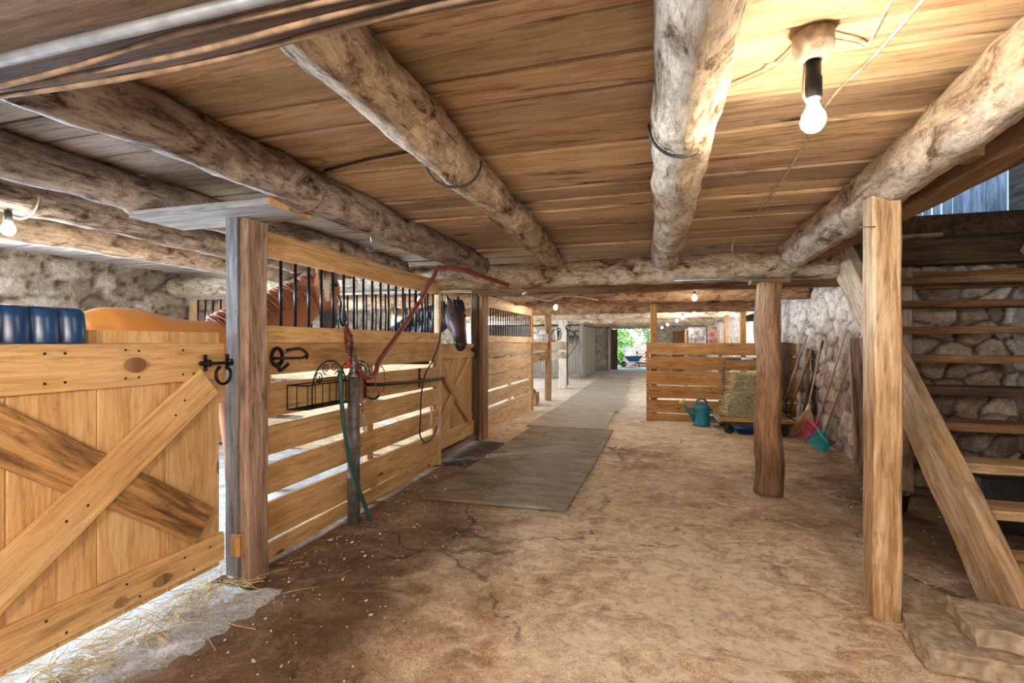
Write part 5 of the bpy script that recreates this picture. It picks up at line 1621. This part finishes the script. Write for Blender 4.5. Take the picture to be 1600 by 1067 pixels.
for z, lab in pl:
    p = thing('pallet', (-0.45, 31.0, z), lab, 'pallet', 'pallets stacked in the yard')
    for k in range(6):
        MB().box((-1.0, 30.5 + k * 0.2, z + 0.2), (0.15, 30.64 + k * 0.2, z + 0.235)).build('deck_board', 'pine_pale', p)
    for x in (-0.98, -0.45, 0.05):
        MB().box((x, 30.5, z + 0.06), (x + 0.09, 31.64, z + 0.2)).build('bearer', 'dark_wood', p)
    MB().box((-1.0, 30.5, z + 0.02), (0.15, 30.64, z + 0.06)).box((-1.0, 31.5, z + 0.02), (0.15, 31.64, z + 0.06)).build('bottom_board', 'pine_pale', p)
wbw = thing('wheelbarrow', (-1.05, 28.8, 0), 'blue wheelbarrow parked outside the doorway', 'wheelbarrow')
loft_rings([[Vector((-1.30, 28.6, 0.30)), Vector((-0.80, 28.55, 0.32)), Vector((-0.80, 29.05, 0.32)), Vector((-1.30, 29.0, 0.30))],
            [Vector((-1.55, 28.5, 0.58)), Vector((-0.55, 28.45, 0.62)), Vector((-0.55, 29.15, 0.62)), Vector((-1.55, 29.1, 0.58))],
            [Vector((-1.57, 28.48, 0.60)), Vector((-0.53, 28.43, 0.64)), Vector((-0.53, 29.17, 0.64)), Vector((-1.57, 29.12, 0.60))]]).build('tray', 'barrow', wbw)
MB().lathe([(0.0, -0.03), (0.13, -0.04), (0.17, -0.03), (0.17, 0.03), (0.13, 0.04), (0.0, 0.03)], (-1.62, 28.8, 0.15), (0, 1, 0), 20).build('wheel', 'black_rubber', wbw)
for s in (-1, 1):
    MB().tube([(-1.62, 28.8 + 0.06 * s, 0.15), (-0.85, 28.8 + 0.22 * s, 0.29), (0.0, 28.8 + 0.28 * s, 0.52)], 0.022, 8).build('handle', 'handle', wbw)
    MB().tube([(-0.80, 28.8 + 0.22 * s, 0.30), (-0.72, 28.8 + 0.24 * s, -0.03)], 0.018, 8).build('leg', 'iron', wbw)


def tree(name, x, y, h, r, n, label, trunk=True, cz=None):
    t = thing(name, (x, y, 0), label, 'tree' if trunk else 'shrub')
    if trunk:
        MB().tube([(x, y, -0.1), (x + 0.1, y, h * 0.4), (x - 0.1, y + 0.1, h * 0.75)], [0.18, 0.14, 0.06], 10, rough=0.1).build('trunk', 'bark', t)
    mb = MB()
    cz = h * 0.62 if cz is None else cz
    for _ in range(n):
        while True:
            q = Vector((rnd.uniform(-1, 1), rnd.uniform(-1, 1), rnd.uniform(-1, 1)))
            if 0.2 < q.length < 1:
                break
        c = Vector((x + q.x * r, y + q.y * r, cz + q.z * (h - cz)))
        if c.z < 0.02:
            continue
        s = rnd.uniform(0.07, 0.17)
        a = Vector((rnd.gauss(0, 1), rnd.gauss(0, 1), rnd.gauss(0, 0.6))).normalized() * s
        b = a.orthogonal().normalized() * s * 0.45
        mb.add([c - a, c + b, c + a, c - b], [(0, 1, 2, 3)], [c] * 4, rnd.uniform(0.55, 1.4), False)
    mb.build('foliage', 'leaf', t)


tree('broadleaf_tree', 0.4, 41, 7.0, 3.4, 5200, 'bright green tree directly beyond the gravel heap')
tree('broadleaf_tree', -3.6, 43, 8.0, 3.6, 5200, 'pale green tree at the left side of the doorway view')
tree('broadleaf_tree', 4.5, 44, 8.0, 4.0, 3800, 'green tree hidden mostly by the doorway right edge')
tree('leafy_shrub', -2.6, 33.0, 1.1, 0.9, 1500, 'low green shrub left of the gravel heap', False, 0.45)
tree('leafy_shrub', -3.2, 37.0, 2.6, 2.0, 2600, 'tall weedy shrub behind the low one', False, 1.1)
tree('leafy_shrub', 1.4, 38.0, 2.8, 2.2, 2600, 'bushy shrub behind the stacked pallets', False, 1.2)


# ------------------------------------------------------------------ horses
def horse(name, label, cx, cy, fwd, sc, neck, head, colfun, mane_col, mane_side, ear_out):
    """fwd: heading unit vector; neck: [(p, ry, rz)], head: [(p, ry, rz)]"""
    f = Vector((fwd[0], fwd[1], 0)).normalized()
    l = Vector((-f.y, f.x, 0))

    def W_(x, y, z):
        return Vector((cx, cy, 0)) + f * (x * sc) + l * (y * sc) + Vector((0, 0, z * sc))
    mb = MB()

    def chain(pts, smooth=True):
        pts = [c[:3] for c in pts]
        P_ = [c[0] for c in pts]
        mb.sweep(P_, lambda i, s: [(pts[i][1] * cos(2 * pi * q / 20), pts[i][2] * sin(2 * pi * q / 20)) for q in range(20)], 'transport', 1.0, True)
        for p, a, b in (pts[0], pts[-1]):
            mb.ball(p, min(a, b) * 0.98)

    body = [(-.84, 1.28, .10, .13), (-.76, 1.27, .20, .25), (-.62, 1.275, .265, .305), (-.45, 1.265, .285, .325), (-.25, 1.215, .285, .33), (0, 1.175, .295, .345), (.22, 1.18, .28, .345), (.42, 1.23, .235, .355), (.58, 1.22, .21, .31), (.74, 1.18, .17, .23), (.82, 1.15, .10, .14)]
    chain([(W_(x, 0, z), a * sc, b * sc) for x, z, a, b in body])
    chain(neck)
    chain(head)
    for s in (1, -1):
        hind = [(-.56, .14, 1.18, .17), (-.50, .17, .98, .165), (-.50, .165, .80, .115), (-.62, .15, .60, .066), (-.68, .145, .50, .056), (-.66, .145, .36, .04), (-.645, .145, .18, .036), (-.63, .145, .12, .044), (-.59, .145, .07, .045), (-.575, .145, .02, .058)]
        fore = [(.50, .15, 1.10, .14), (.52, .165, .92, .115), (.53, .16, .72, .075), (.535, .155, .50, .055), (.54, .155, .44, .053), (.535, .155, .32, .037), (.535, .155, .17, .035), (.545, .155, .12, .043), (.575, .155, .07, .045), (.59, .155, .02, .057)]
        for leg in (hind, fore):
            chain([(W_(x, y * s, z), r * sc, r * sc) for x, y, z, r in leg])
    # ears
    hp_, hm_ = Vector(head[0][0]), Vector(head[-1][0])
    ax = (hp_ - hm_).normalized()
    sd2_ = Vector(ear_out).normalized()
    for s in (1, -1):
        b0 = hp_ + sd2_ * 0.055 * s + ax * 0.04
        chain([(b0, .03, .03), (b0 + ax * 0.06 + sd2_ * 0.012 * s, .033, .026), (b0 + ax * 0.12 + sd2_ * 0.02 * s, .02, .016), (b0 + ax * 0.155 + sd2_ * 0.022 * s, .008, .008)])
    # jaw and nostril bulges
    fdir = Vector(head[0][3]).normalized() if len(head[0]) > 3 else Vector((0, 0, 0))
    fv = hm_ - hp_
    for s in (1, -1):
        mb.ball(hp_ + fv * 0.30 - fdir * 0.075 + sd2_ * 0.045 * s, (0.085, 0.085, 0.105))
        mb.ball(hp_ + fv * 0.97 + fdir * 0.022 + sd2_ * 0.038 * s, 0.045)
    mb.ball(hp_ + fv * 1.0 - fdir * 0.03, 0.06)
    o = mb.build(name, 'coat')
    md = o.modifiers.new('r', 'REMESH')
    md.mode = 'VOXEL'
    md.voxel_size = 0.017
    sm = o.modifiers.new('s', 'SMOOTH')
    sm.factor = 0.6
    sm.iterations = 7
    dg = bpy.context.evaluated_depsgraph_get()
    me = bpy.data.meshes.new_from_object(o.evaluated_get(dg))
    o.modifiers.clear()
    o.data = me
    me.materials.clear()
    me.materials.append(M['coat'])
    me.polygons.foreach_set('use_smooth', [True] * len(me.polygons))
    ca = me.attributes.get('Col') or me.attributes.new('Col', 'FLOAT_COLOR', 'POINT')
    org = Vector(o.location)
    cols = []
    for v in me.vertices:
        cols += [*colfun(v.co + org), 1.0]
    ca.data.foreach_set('color', cols)
    tag(o, label, 'horse')
    # eyes
    face = (hm_ - hp_)
    for s in (1, -1):
        e = hp_ + face * 0.30 + sd2_ * (0.086 * s) + Vector(head[1][3] if len(head[1]) > 3 else (0, 0, 0))
        MB().ball(e, 0.021, 12, 8).build('eye', 'iron', o)
    # mane: locks from the crest
    mm = vmat_mane[mane_col]
    mn = MB()
    ms = Vector(mane_side).normalized()
    for k in range(90):
        t = k / 89 * (len(neck) - 1)
        i = min(int(t), len(neck) - 2)
        p = Vector(neck[i][0]).lerp(Vector(neck[i + 1][0]), t - i)
        rz = neck[i][2] + (neck[i + 1][2] - neck[i][2]) * (t - i)
        dd = (Vector(neck[i + 1][0]) - Vector(neck[i][0])).normalized()
        upn = (Vector((0, 0, 1)) - dd * dd.z).normalized()
        c = p + upn * (rz * 0.96) + ms * rnd.uniform(-0.015, 0.03)
        L = rnd.uniform(0.14, 0.27)
        ry = neck[i][1]
        mn.tube(spline([c - ms * 0.02, c + upn * 0.02 + ms * 0.02, c + ms * (ry * 0.72 + 0.02) - upn * L * 0.35 + dd * rnd.uniform(-0.03, 0.03), c + ms * (ry + 0.025 + rnd.uniform(0, 0.015)) - upn * L + dd * rnd.uniform(-0.06, 0.06)], 4),
                [0.016, 0.018, 0.02, 0.021, 0.021, 0.02, 0.019, 0.018, 0.016, 0.013, 0.009, 0.006, 0.003], 6, tint=rnd.uniform(0.7, 1.25), flat=0.55)
    mn.build('mane', mm, o)
    fl = MB()
    fd = Vector(head[0][3]) if len(head[0]) > 3 else Vector((0, 0, 0))
    for k in range(30):
        u = rnd.uniform(-1, 1)
        c = hp_ + sd2_ * 0.05 * u + fd * 0.8 + ax * 0.05
        L = rnd.uniform(0.12, 0.25)
        fl.tube(spline([c, c + fd * 0.55 - ax * 0.05 + sd2_ * 0.015 * u, c + fd * 0.6 - ax * L + sd2_ * 0.03 * u], 4), [0.014, 0.015, 0.015, 0.014, 0.013, 0.011, 0.008, 0.005, 0.002], 6, tint=rnd.uniform(0.7, 1.2), flat=0.6)
    fl.build('forelock', mm, o)
    tl = MB()
    for k in range(36):
        a = rnd.uniform(0, 2 * pi)
        c = W_(-.83, 0, 1.38)
        e = W_(-.93 + 0.05 * cos(a), 0.07 * sin(a), rnd.uniform(.45, .6))
        m_ = W_(-.96 + 0.04 * cos(a), 0.06 * sin(a), 1.05)
        tl.tube(spline([c, m_, e], 5), [0.02, 0.022, 0.022, 0.022, 0.022, 0.02, 0.018, 0.015, 0.012, 0.008, 0.003], 6, tint=rnd.uniform(0.7, 1.2))
    tl.build('tail', mm, o)
    return o


vmat_mane = {'ginger': tinted('ginger_mane', (0.22, 0.075, 0.032), 0.6, 30), 'black': tinted('black_mane', (0.012, 0.010, 0.010), 0.5, 30)}


def lerp3(a, b, t):
    t = max(0.0, min(1.0, t))
    return tuple(x + (y - x) * t for x, y in zip(a, b))


H1P, H1M = Vector((-3.20, 4.22, 2.085)), Vector((-3.02, 4.05, 1.57))
HF1 = Vector((0.47, -0.63, 0.62)).normalized()


def coat1(p):
    c = (0.50, 0.185, 0.045)
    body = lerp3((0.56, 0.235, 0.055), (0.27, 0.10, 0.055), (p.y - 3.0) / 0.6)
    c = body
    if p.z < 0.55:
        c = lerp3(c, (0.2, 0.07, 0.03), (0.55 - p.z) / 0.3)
    t = (p - H1P).dot(H1M - H1P) / (H1M - H1P).length_squared
    ax = H1P + (H1M - H1P) * t
    r = p - ax
    if r.length < 0.22 and t > -0.2 and p.y < 4.4 and p.z > 1.3:
        c = (0.30, 0.115, 0.045)
        side = abs(r.dot(Vector((0.8, 0.6, 0))))
        if r.dot(HF1) > 0.02 and side < 0.05 - 0.085 * abs(t - 0.2) and 0.08 < t < 0.62:
            c = (0.66, 0.60, 0.52)
        if t > 0.72:
            c = lerp3(c, (0.05, 0.04, 0.042), (t - 0.72) / 0.12)
    return c


neck1 = [(Vector((-3.60, 3.40, 1.31)), .19, .33), (Vector((-3.56, 3.64, 1.44)), .155, .33), (Vector((-3.47, 3.88, 1.60)), .125, .28), (Vector((-3.36, 4.07, 1.79)), .105, .22), (Vector((-3.25, 4.19, 1.96)), .095, .16)]
dh = H1M - H1P
head1 = [(H1P, .10, .11, HF1 * 0.11), (H1P + dh * 0.22 - HF1 * 0.02, .13, .15, (HF1 * 0.07)), (H1P + dh * 0.42 - HF1 * 0.03, .118, .15), (H1P + dh * 0.66, .092, .10), (H1P + dh * 0.88, .085, .085), (H1M, .075, .07)]


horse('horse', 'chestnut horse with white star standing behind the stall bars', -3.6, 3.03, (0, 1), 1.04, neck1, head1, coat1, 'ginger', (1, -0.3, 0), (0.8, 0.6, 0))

H2P, H2M = Vector((-2.47, 5.85, 1.86)), Vector((-2.30, 5.66, 1.355))
HF2 = Vector((0.62, -0.66, 0.42)).normalized()


def coat2(p):
    c = (0.030, 0.016, 0.014)
    t = (p - H2P).dot(H2M - H2P) / (H2M - H2P).length_squared
    r = p - (H2P + (H2M - H2P) * t)
    if r.length < 0.2 and 0 < t:
        c = lerp3((0.045, 0.022, 0.020), (0.075, 0.032, 0.032), t * 1.6)
        if t > 0.75:
            c = lerp3(c, (0.03, 0.022, 0.03), (t - 0.75) / 0.15)
    return c


neck2 = [(Vector((-3.45, 6.12, 1.28)), .17, .31), (Vector((-3.22, 6.06, 1.46)), .14, .265), (Vector((-2.97, 5.99, 1.62)), .11, .21), (Vector((-2.76, 5.95, 1.70)), .11, .19), (Vector((-2.58, 5.90, 1.78)), .105, .16)]
dh = H2M - H2P
head2 = [(H2P, .105, .11, HF2 * 0.115), (H2P + dh * 0.2 - HF2 * 0.02, .135, .15, (HF2 * 0.075)), (H2P + dh * 0.42 - HF2 * 0.03, .13, .15), (H2P + dh * 0.66, .10, .10), (H2P + dh * 0.88, .088, .085), (H2M, .075, .068)]
horse('horse', 'dark bay horse hanging its head over the small stall gate', -3.85, 6.22, (0.97, -0.12), 1.0, neck2, head2, coat2, 'black', (-0.3, -1, 0), (0.72, 0.69, 0))
